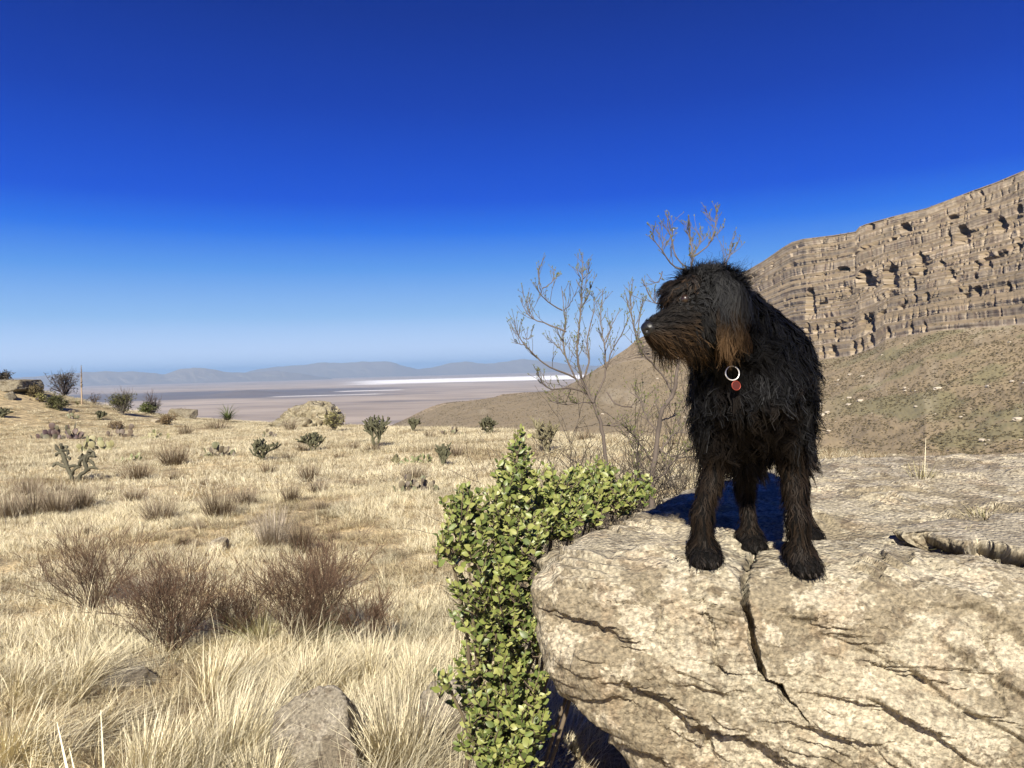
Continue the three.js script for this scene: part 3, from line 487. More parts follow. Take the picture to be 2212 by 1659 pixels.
// ---------------------------------------------------------------- the dog
const caster = new THREE.Raycaster();
scene.updateMatrixWorld(true);
const rockMesh = scene.getObjectByName('boulder').children[0];
rockMesh.geometry.computeBoundingSphere();
function onBoulder(px, py) { // where the line of sight meets the boulder
  caster.set(camera.position, at(px, py, 1).sub(camera.position).normalize()); rockMesh.material.side = THREE.DoubleSide;
  const h = caster.intersectObject(rockMesh, false)[0]; rockMesh.material.side = THREE.FrontSide; if (!h) return null;
  const q = h.point.clone(); q.depth = -q.clone().applyMatrix4(camera.matrixWorldInverse).z; return q;
}
{
  const fl = onBoulder(1522, 1214), fr = onBoulder(1733, 1226), hl = onBoulder(1622, 1184), hr = onBoulder(1752, 1164);
  const dl = fl.depth, dr = fr.depth, hd = Math.min(hl.depth, dl + .42), he = Math.min(hr.depth, dl + .55);
  console.log('paws', dl.toFixed(3), dr.toFixed(3), hl.depth.toFixed(3), hr.depth.toFixed(3));
  const D = Math.min(dl, dr) + .02;                         // depth of the chest
  const origin = at(1630, 1222, D + .2); origin.y = Math.min(fl.y, fr.y);
  const J = (x, y, d) => at(x, y, d).sub(origin);
  const bones = [];
  // kind: which coat the fur takes
  const bone = (a, b, ra, rb, kind) => bones.push({ a, b, ra, rb, kind, d: b.clone().sub(a), L: b.clone().sub(a).lengthSq() });
  // trunk
  bone(J(1618, 840, D + .03), J(1626, 888, D + .06), .105, .082, 'body');
  bone(J(1618, 830, D + .10), J(1642, 850, D + .30), .128, .120, 'body');
  bone(J(1642, 845, D + .30), J(1668, 850, D + .50), .118, .098, 'body');
  bone(J(1668, 835, D + .50), J(1686, 845, D + .62), .10, .085, 'body');
  bone(J(1560, 850, D + .06), J(1556, 930, D + .08), .070, .055, 'body');        // shoulders
  bone(J(1684, 835, D + .06), J(1698, 925, D + .08), .074, .055, 'body');
  // neck
  bone(J(1562, 690, D - .03), J(1612, 770, D + .06), .075, .108, 'neck');
  bone(J(1590, 690, D + .02), J(1660, 780, D + .12), .070, .105, 'neck');
  // head, turned to its right and a little to the viewer
  const HD = D - .06;
  bone(J(1548, 645, HD), J(1520, 640, HD - .01), .066, .060, 'skull');
  bone(J(1520, 650, HD - .02), J(1488, 668, HD - .03), .055, .044, 'skull');
  bone(J(1500, 625, HD - .035), J(1470, 632, HD - .045), .028, .022, 'brow');
  bone(J(1450, 632, HD + .015), J(1462, 638, HD + .01), .022, .022, 'brow');
  bone(J(1490, 682, HD - .035), J(1415, 708, HD - .075), .037, .025, 'muzzle');
  bone(J(1500, 708, HD - .025), J(1428, 730, HD - .068), .034, .022, 'chin');
  bone(J(1538, 685, HD - .03), J(1512, 700, HD - .035), .046, .042, 'cheek');
  // ears
  bone(J(1558, 604, HD - .05), J(1578, 650, HD - .078), .017, .021, 'ear');
  bone(J(1578, 650, HD - .078), J(1574, 724, HD - .074), .021, .016, 'ear');
  bone(J(1590, 640, HD - .062), J(1592, 690, HD - .060), .015, .013, 'ear');
  bone(J(1515, 600, HD + .055), J(1500, 690, HD + .075), .022, .024, 'ear');
  // front legs
  const legF = (p, sx, ex, d) => { const s = J(sx, 900, D + .07), e = J(ex, 1000, D + .09), w = p.clone().add(V3(.004, .115, -.035)).sub(origin), m = e.clone().lerp(w, .5);
    bone(s, e, .048, .028, 'leg'); bone(e, m, .027, .020, 'leg'); bone(m, w, .0195, .0195, 'leg'); bone(w, p.clone().sub(origin).add(V3(0, .042, -.012)), .019, .020, 'leg'); };
  legF(fl, 1556, 1546, dl); legF(fr, 1704, 1712, dr);
  const paw = (p, dir, s = 1) => { const side = V3(-dir.z, 0, dir.x), o = p.clone().sub(origin); for (const k of [-1.5, -.5, .5, 1.5]) { const a = o.clone().addScaledVector(side, k * .0125 * s).add(V3(0, .024 * s, 0)).addScaledVector(dir, -.02), b = o.clone().addScaledVector(side, k * .0172 * s).add(V3(0, .012 * s, 0)).addScaledVector(dir, (.044 - .006 * Math.abs(k)) * s); bone(a, b, .0150 * s, .0112 * s, 'paw'); } };
  const dirL = V3(-.12, 0, 1).normalize(), dirR = V3(.05, -.25, 1).normalize();
  paw(fl, dirL); paw(fr, dirR, .95);
  // hind legs: thigh, stifle forward, hock backward, shank upright
  const legH = (p, hx, sx, d, hipD) => { const o = p.clone().sub(origin), hip = J(hx, 860, hipD), st = J(sx, 985, d - .02), hock = o.clone().add(V3(.018, .145, -.095)), foot = o.clone().add(V3(.005, .04, -.02));
    bone(hip, st, .070, .042, 'thigh'); bone(st, hock, .030, .019, 'leg'); bone(hock, foot, .017, .017, 'leg'); };
  const hlp = at(1622, 1184, hd), hrp = at(1744, 1164, he); hlp.y = Math.max(hlp.y, hl.y - .02); 
  legH(hlp, 1650, 1612, hd, D + .50); legH(hrp, 1690, 1722, he, D + .54); paw(hlp, V3(-.05, 0, 1), .9); paw(hrp, V3(.1, 0, 1), .9);
  // tail, hanging behind
  bone(J(1712, 790, D + .70), J(1722, 880, D + .78), .03, .022, 'body');

  function sdf(x, y, z) { let e = 0, best = 1e9; const k = 42;
    for (let i = 0; i < bones.length; i++) { const b = bones[i], px = x - b.a.x, py = y - b.a.y, pz = z - b.a.z, t = clamp((px * b.d.x + py * b.d.y + pz * b.d.z) / b.L), dx = px - b.d.x * t, dy = py - b.d.y * t, dz = pz - b.d.z * t, d = Math.sqrt(dx * dx + dy * dy + dz * dz) - (b.ra + (b.rb - b.ra) * t);
      if (d < best) best = d; if (d < best + .12) e += Math.exp(-k * 2 * d); }
    return best > .25 ? best : -Math.log(e) / (2 * k); }
  const lo = V3(1e9, 1e9, 1e9), hi = V3(-1e9, -1e9, -1e9);
  for (const b of bones) for (const [p, r] of [[b.a, b.ra], [b.b, b.rb]]) { lo.min(p.clone().subScalar(r + .03)); hi.max(p.clone().addScalar(r + .03)); }
  const span = Math.max(hi.x - lo.x, hi.y - lo.y, hi.z - lo.z), mid = lo.clone().add(hi).multiplyScalar(.5), R = 136;
  const mc = new MarchingCubes(R, new THREE.MeshBasicMaterial(), false, false, 400000); mc.isolation = 0;
  const half = R / 2, cell = span / (R - 8);
  for (let z = 0; z < R; z++) for (let y = 0; y < R; y++) for (let x = 0; x < R; x++) {
    const X = mid.x + (x - half) * cell, Y = mid.y + (y - half) * cell, Z = mid.z + (z - half) * cell;
    mc.field[x + y * R + z * R * R] = X < lo.x || X > hi.x || Y < lo.y || Y > hi.y || Z < lo.z || Z > hi.z ? -.05 : -sdf(X, Y, Z);
  }
  mc.update();
  const n = mc.count, pos = new Float32Array(n * 3), nor = new Float32Array(n * 3), colA = new Float32Array(n * 3), e = .004;
  const grad = (x, y, z, o) => o.set(sdf(x + e, y, z) - sdf(x - e, y, z), sdf(x, y + e, z) - sdf(x, y - e, z), sdf(x, y, z + e) - sdf(x, y, z - e)).normalize();
  const nearest = (p) => { let best = 1e9, hit = null, tt = 0; for (const b of bones) { const q = p.clone().sub(b.a), t = clamp(q.dot(b.d) / b.L), d = q.addScaledVector(b.d, -t).length() - lerp(b.ra, b.rb, t); if (d < best) { best = d; hit = b; tt = t; } } return [hit, tt]; };
  const gv = V3(), idx = new Uint32Array(n);
  const seen = new Map(), vp = [], vn = []; // weld
  for (let k = 0; k < n; k++) {
    const x = mid.x + mc.positionArray[k * 3] * half * cell, y = mid.y + mc.positionArray[k * 3 + 1] * half * cell, z = mid.z + mc.positionArray[k * 3 + 2] * half * cell;
    const key = Math.round(x * 2e4) + '_' + Math.round(y * 2e4) + '_' + Math.round(z * 2e4); let id = seen.get(key);
    if (id === undefined) { id = vp.length / 3; seen.set(key, id); grad(x, y, z, gv); vp.push(x, y, z); vn.push(gv.x, gv.y, gv.z); }
    idx[k] = id;
  }
  { let s = 0; const A = V3(), B = V3(), C2 = V3(); for (let k = 0; k < 3000; k += 3) { A.fromArray(vp, idx[k] * 3); B.fromArray(vp, idx[k + 1] * 3).sub(A); C2.fromArray(vp, idx[k + 2] * 3).sub(A); s += B.cross(C2).dot(V3().fromArray(vn, idx[k] * 3)) > 0 ? 1 : -1; } if (s < 0) for (let k = 0; k < n; k += 3) { const t = idx[k]; idx[k] = idx[k + 1]; idx[k + 1] = t; } }
  const body = new THREE.BufferGeometry(); body.setAttribute('position', new THREE.Float32BufferAttribute(vp, 3)); body.setAttribute('normal', new THREE.Float32BufferAttribute(vn, 3)); body.setIndex(new THREE.BufferAttribute(idx, 1));
  const dog = thing('dog', 'shaggy black dog with brown beard and ear tips standing on the boulder', 'dog', origin);
  mesh('body', body, new THREE.MeshPhysicalMaterial({ color: rgb(.006, .0055, .0052), roughness: .95, specularIntensity: .1 }), dog);

  const skinHit = (px, py) => { const o = camera.position.clone().sub(origin), d = at(px, py, 1).sub(camera.position).normalize(); let t = 1.2; for (let i = 0; i < 200; i++) { const q = o.clone().addScaledVector(d, t), e = sdf(q.x, q.y, q.z); if (e < .0005) return q; t += Math.max(.0004, Math.min(e * .6, .05)); } return o.addScaledVector(d, D); };
  const eyeAt = skinHit(1480, 646), eyeFar = J(1452, 640, HD + .045);
  // the coat: locks of hair
  const rf = makeRng(4), fur = new Ribbons(), beard = new Ribbons(), earFur = new Ribbons(), A = V3(), B = V3(), C3 = V3(), p = V3(), nn = V3(), dir = V3(), side = V3(), wave = V3(), DOWN = V3(0, -1, 0);
  const areas = new Float32Array(n / 3); let total = 0;
  const headAt = J(1500, 680, HD), muzzleDir = J(1405, 712, HD - .08).sub(J(1500, 672, HD - .03)).normalize();
  for (let k = 0; k < n / 3; k++) { A.fromArray(vp, idx[k * 3] * 3); B.fromArray(vp, idx[k * 3 + 1] * 3); C3.fromArray(vp, idx[k * 3 + 2] * 3); const q = B.clone().sub(A).cross(C3.clone().sub(A)).length() / 2; const hd2 = A.distanceTo(headAt); const away = A.z < -.5 ? .35 : 1; total += q * (hd2 < .17 ? 3.4 : 1) * away; areas[k] = total; }
  const BLACK = [.0065, .0063, .0068], GREY = [.019, .0195, .021], BROWN = [.115, .068, .034], DARKBROWN = [.028, .0195, .0135], TAN = [.20, .13, .072];
  const mixc = (a, b, t) => [lerp(a[0], b[0], t), lerp(a[1], b[1], t), lerp(a[2], b[2], t)];
  const COUNT = 62000;
  for (let s = 0; s < COUNT; s++) {
    const w = rf() * total; let l = 0, h = areas.length - 1; while (l < h) { const m = (l + h) >> 1; if (areas[m] < w) l = m + 1; else h = m; }
    let u = rf(), v = rf(); if (u + v > 1) { u = 1 - u; v = 1 - v; }
    A.fromArray(vp, idx[l * 3] * 3); B.fromArray(vp, idx[l * 3 + 1] * 3); C3.fromArray(vp, idx[l * 3 + 2] * 3); p.copy(A).multiplyScalar(1 - u - v).addScaledVector(B, u).addScaledVector(C3, v);
    grad(p.x, p.y, p.z, nn); const [b, t] = nearest(p), kind = b.kind, along = b.d.clone().normalize();
    const L1 = fbm(p.x * 26, p.y * 26, p.z * 26, 2), L2 = fbm(p.x * 26 + 9, p.y * 26, p.z * 26 + 5, 2), L3 = fbm(p.x * 11, p.y * 11 + 7, p.z * 11, 2); // locks lean together
    let len = .05, wd = .0030, root = BLACK, tip = BLACK, curl = .006, into = fur, wv = 2.2; dir.copy(nn).multiplyScalar(.55).addScaledVector(DOWN, .8);
    if (kind === 'body') { len = rr(.030, .052, rf); if (s % 6 === 0) { wd = .0062; len *= 1.1; } root = BLACK; tip = rf() < .30 ? GREY : BLACK; if (L3 > .16) tip = mixc(tip, DARKBROWN, .35); if (s % 6 === 0 && rf() < .4) tip = [.034, .035, .037]; dir.addScaledVector(along, .1); curl = .018; wv = 3.2; if (nn.y < -.3) { len *= .9; tip = mixc(BLACK, DARKBROWN, .5); } }
    else if (kind === 'neck') { len = rr(.035, .06, rf); if (s % 6 === 0) wd = .0058; tip = rf() < .25 ? GREY : BLACK; curl = .018; wv = 3.2; }
    else if (kind === 'skull') { const up = smooth(.2, .8, nn.y); len = lerp(rr(.011, .020, rf), rr(.024, .056, rf), up); wd = .0022; dir.copy(nn).multiplyScalar(.55).addScaledVector(muzzleDir, -.35).addScaledVector(DOWN, .35 * (1 - up)); tip = rf() < .35 ? [.034, .033, .033] : GREY; curl = .006; if (up > .5 && rf() < .10) { len = rr(.05, .085, rf); wd = .0016; dir.y += .5; curl = .012; } if (up > .6) dir.add(V3(rr(-.6, .6, rf), 0, rr(-.5, .5, rf))); }
    else if (kind === 'brow') { len = rr(.016, .036, rf); wd = .0016; dir.copy(nn).multiplyScalar(.6).addScaledVector(DOWN, .35).addScaledVector(muzzleDir, .35); tip = mixc(GREY, BROWN, rf() < .12 ? .9 : rf() * .25); curl = .006; }
    else if (kind === 'muzzle') { const low = smooth(.15, -.5, nn.y), tipEnd = smooth(.55, 1, t); len = lerp(rr(.010, .018, rf), rr(.022, .038, rf), low); wd = .0016; dir.copy(nn).multiplyScalar(.35).addScaledVector(muzzleDir, -.95).addScaledVector(DOWN, .15 + .45 * low); root = mixc(BLACK, DARKBROWN, low); tip = mixc([.030, .025, .021], BROWN, low * rr(.4, 1, rf)); curl = .003; if (low > .4) into = beard; }
    else if (kind === 'cheek') { len = rr(.018, .032, rf); wd = .0020; dir.copy(nn).multiplyScalar(.35).addScaledVector(DOWN, .8).addScaledVector(muzzleDir, -.4); tip = rf() < .3 ? [.04, .037, .034] : GREY; }
    else if (kind === 'chin') { const low = smooth(.25, -.4, nn.y); len = lerp(rr(.016, .028, rf), rr(.030, .058, rf), low); wd = .0018; dir.copy(nn).multiplyScalar(.35).addScaledVector(DOWN, .60).addScaledVector(muzzleDir, -.85 + .3 * low * rf()); root = DARKBROWN; root = mixc(BLACK, DARKBROWN, .5); tip = rf() < .36 ? mixc(BROWN, TAN, rf() * rf()) : mixc(BLACK, DARKBROWN, rf()); curl = .011; wv = 2.2; into = beard; }
    else if (kind === 'ear') { const lower = smooth(.025, -.045, p.y - J(1570, 665, HD).y); len = rr(.026, .055, rf); wd = .0020; dir.copy(nn).multiplyScalar(.16).addScaledVector(DOWN, 1); root = mixc(BLACK, DARKBROWN, lower); tip = mixc(GREY, mixc(BROWN, TAN, rf() * rf() * .9), lower); curl = .010; wv = 2.6; into = earFur; if (p.z < J(1570, 665, HD + .03).z) { tip = GREY; root = BLACK; } }
    else if (kind === 'leg') { const back = smooth(0, -.8, nn.z); len = rr(.015, .028, rf) * (1 + .7 * back); wd = .0022; dir.copy(nn).multiplyScalar(.45).addScaledVector(DOWN, .95); root = DARKBROWN.map((q) => q * .35); tip = mixc(DARKBROWN, BROWN, rf() * rf() * .5).map((q) => q * .65); curl = .005; }
    else if (kind === 'thigh') { len = rr(.03, .05, rf); tip = mixc(BLACK, DARKBROWN, rf()); }
    else if (kind === 'paw') { len = rr(.012, .024, rf); wd = .0020; dir.copy(nn).multiplyScalar(.42).addScaledVector(DOWN, .5).addScaledVector(V3(0, 0, 1), .7); root = BLACK; tip = mixc(BLACK, DARKBROWN, rf() * .9); if (nn.y < -.2) continue; }
    if (kind === 'skull' || kind === 'brow') { const e2 = p.distanceTo(eyeAt); if (e2 < .0125) continue; if (e2 < .03) { len *= .5; } }
    dir.normalize(); dir.x += 1.0 * L1; dir.z += .8 * L2; dir.y += .5 * L3; dir.normalize();
    side.crossVectors(dir, nn); if (side.lengthSq() < 1e-4) side.set(1, 0, 0); side.normalize(); const side0 = side.clone(); side.applyAxisAngle(dir, rr(-.9, .9, rf));
    // the hairs of one lock run together towards its tip
    const cs = kind === 'body' || kind === 'neck' || kind === 'thigh' ? .027 : .014, ci = Math.round(p.x / cs), cj = Math.round(p.y / cs), ck = Math.round(p.z / cs), hc = ci * 3.1 + cj * 57.7 + ck * 113.3;
    const pull = V3((ci + .6 * (hash(hc, 1) - .5)) * cs, (cj + .6 * (hash(hc, 2) - .5)) * cs, (ck + .6 * (hash(hc, 3) - .5)) * cs).sub(p); pull.addScaledVector(nn, -pull.dot(nn));
    const lift = rr(.7, 1.2, rf) * (kind === 'body' || kind === 'neck' ? 1.1 : 1), lockTone = .7 + .6 * hash(hc, 4); tip = tip.map((k) => k * lockTone);
    wave.crossVectors(dir, side0).multiplyScalar(Math.sin(hash(hc, 6) * 6.28)).addScaledVector(side0, Math.cos(hash(hc, 6) * 6.28)).normalize();
    const ph = rr(0, .5, rf) + hash(hc, 5) * 6.28, q0 = p.clone().addScaledVector(nn, -.004), pts = [], seg = 6, sag = len * rr(.2, .6, rf);
    for (let k = 0; k <= seg; k++) { const tt = k / seg, q = q0.clone().addScaledVector(dir, len * tt); q.y -= sag * tt * tt; q.addScaledVector(wave, curl * tt * Math.sin(ph + tt * wv * 3.14)); q.addScaledVector(pull, .85 * tt);
      if (k) { const dd = sdf(q.x, q.y, q.z), need = len * lift * (.06 + .30 * tt); if (dd < need) q.addScaledVector(nn, Math.min(need - dd, .03)); } pts.push(q); }
    const hn = nn.clone().addScaledVector(dir, .25).addScaledVector(side, rr(-.5, .5, rf)).normalize();
    into.ribbon(pts, side, wd, wd * .25, hn, root, tip);
  }
  const furMat = new THREE.MeshPhysicalMaterial({ vertexColors: true, roughness: .58, specularIntensity: .28, side: THREE.DoubleSide });
  tag(mesh('coat', fur.build(), furMat, dog), 'shaggy wavy black fur'); tag(mesh('beard', beard.build(), furMat, dog), 'brown shaggy beard'); tag(mesh('ear_hair', earFur.build(), furMat, dog), 'brown wavy hair on the hanging ear');
  // face
  const shiny = new THREE.MeshPhysicalMaterial({ color: rgb(.010, .0095, .010), roughness: .42, bumpMap: canvasTex(128, (u, v) => { const q = .5 + .5 * tfbm(u, v, 26, 2, 4); return [q, q, q]; }), bumpScale: .0006 });
  { const g = new THREE.SphereGeometry(1, 48, 32), P = g.attributes.position, v = V3(); // the front of the nose points along -x here
    for (let i = 0; i < P.count; i++) { v.fromBufferAttribute(P, i); for (const s of [-1, 1]) { const d = v.distanceTo(V3(-.80, -.12, .56 * s)); v.multiplyScalar(1 - .34 * Math.exp(-d * d / .05)); } v.x *= 1 - .12 * Math.abs(v.z); if (v.x < -.6) v.z *= 1 - .14 * Math.exp(-v.z * v.z / .02) ; P.setXYZ(i, v.x * .0205, v.y * (v.y < 0 ? .0195 : .0175), v.z * .0215); }
    g.computeVertexNormals(); const m = mesh('nose', g, shiny, dog); m.position.copy(J(1402, 709, HD - .082)); m.rotation.set(0, Math.atan2(muzzleDir.z, -muzzleDir.x), .28); }
  const iris = new THREE.MeshPhysicalMaterial({ color: rgb(.022, .010, .005), roughness: .35, clearcoat: 1, clearcoatRoughness: .02 });
  const lid = std(rgb(.008, .007, .007), .5);
  for (const pos of [eyeAt.clone().add(V3(.001, 0, -.0045)), eyeFar]) { const m = mesh('eye', new THREE.SphereGeometry(.0115, 24, 16), iris, dog); m.position.copy(pos);
    for (const up of [1, -1]) { const l = mesh('eyelid', new THREE.TorusGeometry(.0118, .0028, 8, 24, Math.PI), lid, m); l.rotation.set(up > 0 ? -.25 : .2, -.35, up > 0 ? -.05 : Math.PI - .05); l.scale.y = up > 0 ? .55 : .5; l.position.set(-.002, 0, .0055); } }
  // claws
  const claw = std(rgb(.055, .045, .036), .4);
  for (const [f, dd] of [[fl, dirL], [fr, dirR]]) { const sd = V3(-dd.z, 0, dd.x); for (const k of [-1.5, -.5, .5, 1.5]) { const g = new THREE.ConeGeometry(.0044, .022, 8); g.rotateX(2.0); const m = mesh('claw', g, claw, dog); m.position.copy(f.clone().sub(origin).addScaledVector(sd, k * .0165).addScaledVector(dd, .066 - .006 * Math.abs(k)).add(V3(0, .010, 0))); } }
  // the tag on its ring, hanging in the chest fur
  const hang = thing('dog_tag', 'round red metal tag on a silver ring at the dog’s chest', 'pet tag', skinHit(1582, 806).add(origin).addScaledVector(at(1582, 806, 1).sub(camera.position), -.052));
  const steel = new THREE.MeshStandardMaterial({ color: rgb(.82, .80, .77), metalness: .55, roughness: .38 });
  const ring = mesh('ring', new THREE.TorusGeometry(.0172, .0016, 12, 56), steel, hang); ring.rotation.set(-.12, .12, 0);
  const disc = new THREE.CylinderGeometry(.0118, .0118, .0016, 48); disc.rotateX(Math.PI / 2);
  const dm = mesh('disc', disc, new THREE.MeshStandardMaterial({ color: rgb(.085, .014, .007), metalness: .25, roughness: .45 }), hang); dm.position.set(.0075, -.0305, .003); dm.rotation.set(-.15, .2, 0);
  const rim = mesh('rim', new THREE.TorusGeometry(.0112, .0009, 8, 40), new THREE.MeshStandardMaterial({ color: rgb(.30, .05, .03), metalness: .4, roughness: .4 }), dm); rim.position.z = .0007;
  console.log('dog strands', fur.i.length / 3 + beard.i.length / 3 + earFur.i.length / 3, 'body tris', n / 3);
}

// ---------------------------------------------------------------- grass
const inBoulder = (x, z) => { if (x < 0 || x > 4.2 || z > -1.6 || z < -4.2) return false; let c = false; for (let i = 0, j = OUTLINE.length - 1; i < OUTLINE.length; j = i++) { const [xi, zi] = OUTLINE[i], [xj, zj] = OUTLINE[j]; if ((zi > z) !== (zj > z) && x < (xj - xi) * (z - zi) / (zj - zi) + xi) c = !c; } return c; };
const STRAW = [.74, .635, .39], PALE = [.87, .79, .56], TANB = [.41, .335, .205], DRYBROWN = [.25, .17, .10], GREYB = [.36, .29, .21];
const mix3 = (a, b, t) => [lerp(a[0], b[0], t), lerp(a[1], b[1], t), lerp(a[2], b[2], t)];
function bladesInto(R, o, { n, h, spread, lean, w, bend, c0, c1, r, wind = [0, 0], seg = 3, cone = 1, base = .02 }) {
  const side = V3(), nrm = V3(), pts = [];
  for (let i = 0; i < n; i++) {
    const a = r() * 6.2832, k = Math.sqrt(r()), L = h * rr(.55, 1.1, r), out = spread * k * rr(.4, 1.2, r), q = V3(o.x + Math.cos(a) * base * k * 4, o.y - .01, o.z + Math.sin(a) * base * k * 4);
    const tx = Math.cos(a) * out * cone + wind[0] * L + rr(-lean, lean, r) * L, tz = Math.sin(a) * out * cone + wind[1] * L + rr(-lean, lean, r) * L, up = Math.sqrt(Math.max(.05 * L * L, L * L - tx * tx - tz * tz)), b = bend * rr(.2, 1.3, r);
    pts.length = 0; for (let j = 0; j <= seg; j++) { const t = j / seg, e = t * (1 + b * t); pts.push(V3(q.x + tx * e * .8, q.y + up * (t - b * .35 * t * t), q.z + tz * e * .8)); }
    side.set(-tz, 0, tx); if (side.lengthSq() < 1e-8) side.set(1, 0, 0); side.normalize().applyAxisAngle(V3(0, 1, 0), rr(-1.4, 1.4, r)); nrm.set(tx, up * .2, tz).normalize().cross(side).normalize(); if (nrm.y < 0) nrm.negate(); nrm.lerp(V3(0, 1, .35).normalize(), .25).normalize();
    const m = r(), g = rr(.8, 1.18, r), ca = mix3(c0, c1, m).map((x) => x * g * .92), cb = mix3(c0, c1, Math.min(1, m + .25)).map((x) => x * g);
    R.ribbon(pts, side, w * rr(.7, 1.2, r), w * .2, nrm, ca, cb);
  }
}
const grassMat = new THREE.MeshPhysicalMaterial({ vertexColors: true, roughness: .75, specularIntensity: .5, side: THREE.DoubleSide });
function tuftGeo(seed, opts) { const R = new Ribbons(); bladesInto(R, V3(), { r: makeRng(seed), ...opts }); return R.build(); }
function patchGeo(seed, R, tufts, o) { // a small piece of meadow: many little tufts
  const r = makeRng(seed), B = new Ribbons();
  for (let i = 0; i < tufts; i++) { const a = r() * 6.283, q = R * Math.sqrt(r()), big = Math.pow(r(), 2), t = rr(.78, 1.14, r), brown = r() < (o.brown ?? .12); bladesInto(B, V3(Math.cos(a) * q, 0, Math.sin(a) * q), { ...o, r, h: o.h * (.6 + .9 * big), spread: o.spread * (.7 + .6 * big), n: Math.round(o.n * (.7 + .8 * big)), c0: (brown ? DRYBROWN : o.c0).map((k) => k * t), c1: (brown ? TANB : o.c1).map((k) => k * t) }); }
  return B.build();
}
{
  const near = { n: 13, h: .095, spread: .085, lean: .6, w: .0036, bend: .8, c0: STRAW, c1: PALE, seg: 3, base: .006 }, far = { n: 9, h: .105, spread: .15, lean: .7, w: .0085, bend: .8, c0: STRAW, c1: PALE, seg: 2, base: .02 };
  const kinds = [
    ...[1, 2, 3].map((k) => ['matted straw coloured dry grass of the near meadow', patchGeo(k, .17, 26, near)]),
    ...[4, 5].map((k) => ['long straw grass leaning right in the foreground', patchGeo(k, .16, 13, { ...near, n: 15, h: .24, spread: .15, lean: .26, w: .0032, bend: .7, wind: [.5, .02], seg: 4 })]),
    ['brownish dry grass patches of the near meadow', patchGeo(6, .17, 24, { ...near, h: .08, c0: TANB, c1: STRAW, brown: .45 })],
    ...[7, 8].map((k) => ['matted straw coloured dry grass of the far meadow', patchGeo(k, .62, 74, far)]),
    ['brownish dry grass patches of the far meadow', patchGeo(9, .6, 60, { ...far, h: .11, c0: TANB, c1: STRAW, brown: .4 })],
    ['sparse upright straw stems over the meadow', patchGeo(10, .3, 7, { ...near, n: 4, h: .26, spread: .08, lean: .2, w: .0036, bend: .4 })],
  ];
  const r = makeRng(42), put = kinds.map(() => []);
  const add = (d0, d1, perM2) => { const n = Math.round(.75 * (d1 * d1 - d0 * d0) * perM2); for (let i = 0; i < n; i++) {
    const d = Math.sqrt(lerp(d0 * d0, d1 * d1, r())), a = rr(-.78, .72, r), x = Math.sin(a) * d, z = -Math.cos(a) * d, isFar = d0 >= 13;
    if (inBoulder(x, z) || -z - edgeDistance(x) > 8 || (x > 3 && d < 9)) continue;
    let out = false; for (const [sx, sz, rx, rz] of keepOut) if (Math.abs(x - sx) < rx + .05 && z < sz + Math.max(rz, .1) + .12 && z > sz - rz * .6) { out = true; break; } if (out) continue;
    const patch = fbm(x / 2.2, z / 2.2, 61, 3), clump = fbm(x / .7, z / .7, 63, 2), knoll = Math.exp(-Math.pow((x + 36) / 14, 2) - Math.pow((z + 45) / 13, 2));
    if (knoll > .35 && fbm(x / 3, z / 3, 66, 2) < rr(-.3, .1, r)) continue; if (!isFar && clump < rr(-.9, -.2, r)) continue;
    const brown = patch > rr(.08, .3, r); let k = isFar ? (brown ? 8 : r() < .5 ? 6 : 7) : brown ? 5 : Math.floor(r() * 3); if (!isFar && r() < smooth(5.6, 3.2, d) * .8 && fbm(x / .7, z / .7, 91, 2) > .0) k = r() < .5 ? 3 : 4; if (perM2 < 2.9) k = 9;
    const s = rr(.85, 1.2, r), tone = rr(.84, 1.1, r) * (1 - .3 * Math.max(0, patch)) * (1 - .34 * smooth(.05, .4, fbm(x / .9, z / .9, 71, 2)));
    put[k].push([x, landHeight(x, z) - .006, z, s, s * rr(.75, 1.25, r) * (1 + .5 * clump), k === 3 || k === 4 ? rr(-.7, .7, r) : r() * 6.28, tone]);
  } };
  add(1.7, 6, 62); add(6, 13, 34); add(13, 30, 4.2); add(30, 72, 3.0); add(4, 40, 1.2);
  const M = new THREE.Matrix4(), Q = new THREE.Quaternion(), E = new THREE.Euler(), C = new THREE.Color();
  kinds.forEach(([label, g], k) => {
    const m = new THREE.InstancedMesh(g, grassMat, put[k].length);
    put[k].forEach(([x, y, z, s, sy, a, tone], i) => { E.set(rr(-.06, .06, r), a, rr(-.06, .06, r)); M.compose(V3(x, y, z), Q.setFromEuler(E), V3(s, sy, s)); m.setMatrixAt(i, M); m.setColorAt(i, C.setRGB(tone, tone, tone)); });
    m.name = numbered('grass'); m.userData = { kind: 'stuff', label }; shadowOn(m); scene.add(m);
  });
  console.log('grass patches', put.map((p) => p.length).join(' '));
}
// single tufts in the foreground
function tuft(label, px, py, hpx, opts, group = 'big straw tufts in the foreground') {
  const p = onLand(px, py), k = p.depth / FOCAL, R = new Ribbons(), h = hpx * k;
  bladesInto(R, V3(), { r: makeRng(px * 7 + py), h, n: 260, spread: h * .5, lean: .16, w: .0042, bend: .5, c0: STRAW, c1: PALE, seg: 4, base: .02, ...opts });
  const m = mesh('grass_tuft', R.build(), grassMat); m.position.copy(p); return tag(m, label, 'grass tuft', group);
}
tuft('tall pale tuft leaning right, left of the grey slab', 520, 1640, 190, { n: 420, wind: [.28, -.1], base: .03 });
tuft('dense upright straw tuft between the two grey slabs', 858, 1640, 185, { n: 620, spread: .20, c0: TANB, base: .035, lean: .2 });
tuft('straw tuft in front of the large dead bush', 470, 1500, 140, { n: 300, wind: [.3, -.1] });
tuft('bright tuft at the bottom edge left of the tall leaning tuft', 330, 1680, 170, { n: 320, wind: [.22, 0] });
tuft('combed-over tuft bending right, left of the large dead bush', 190, 1470, 130, { n: 380, wind: [.55, .0], bend: .9 });
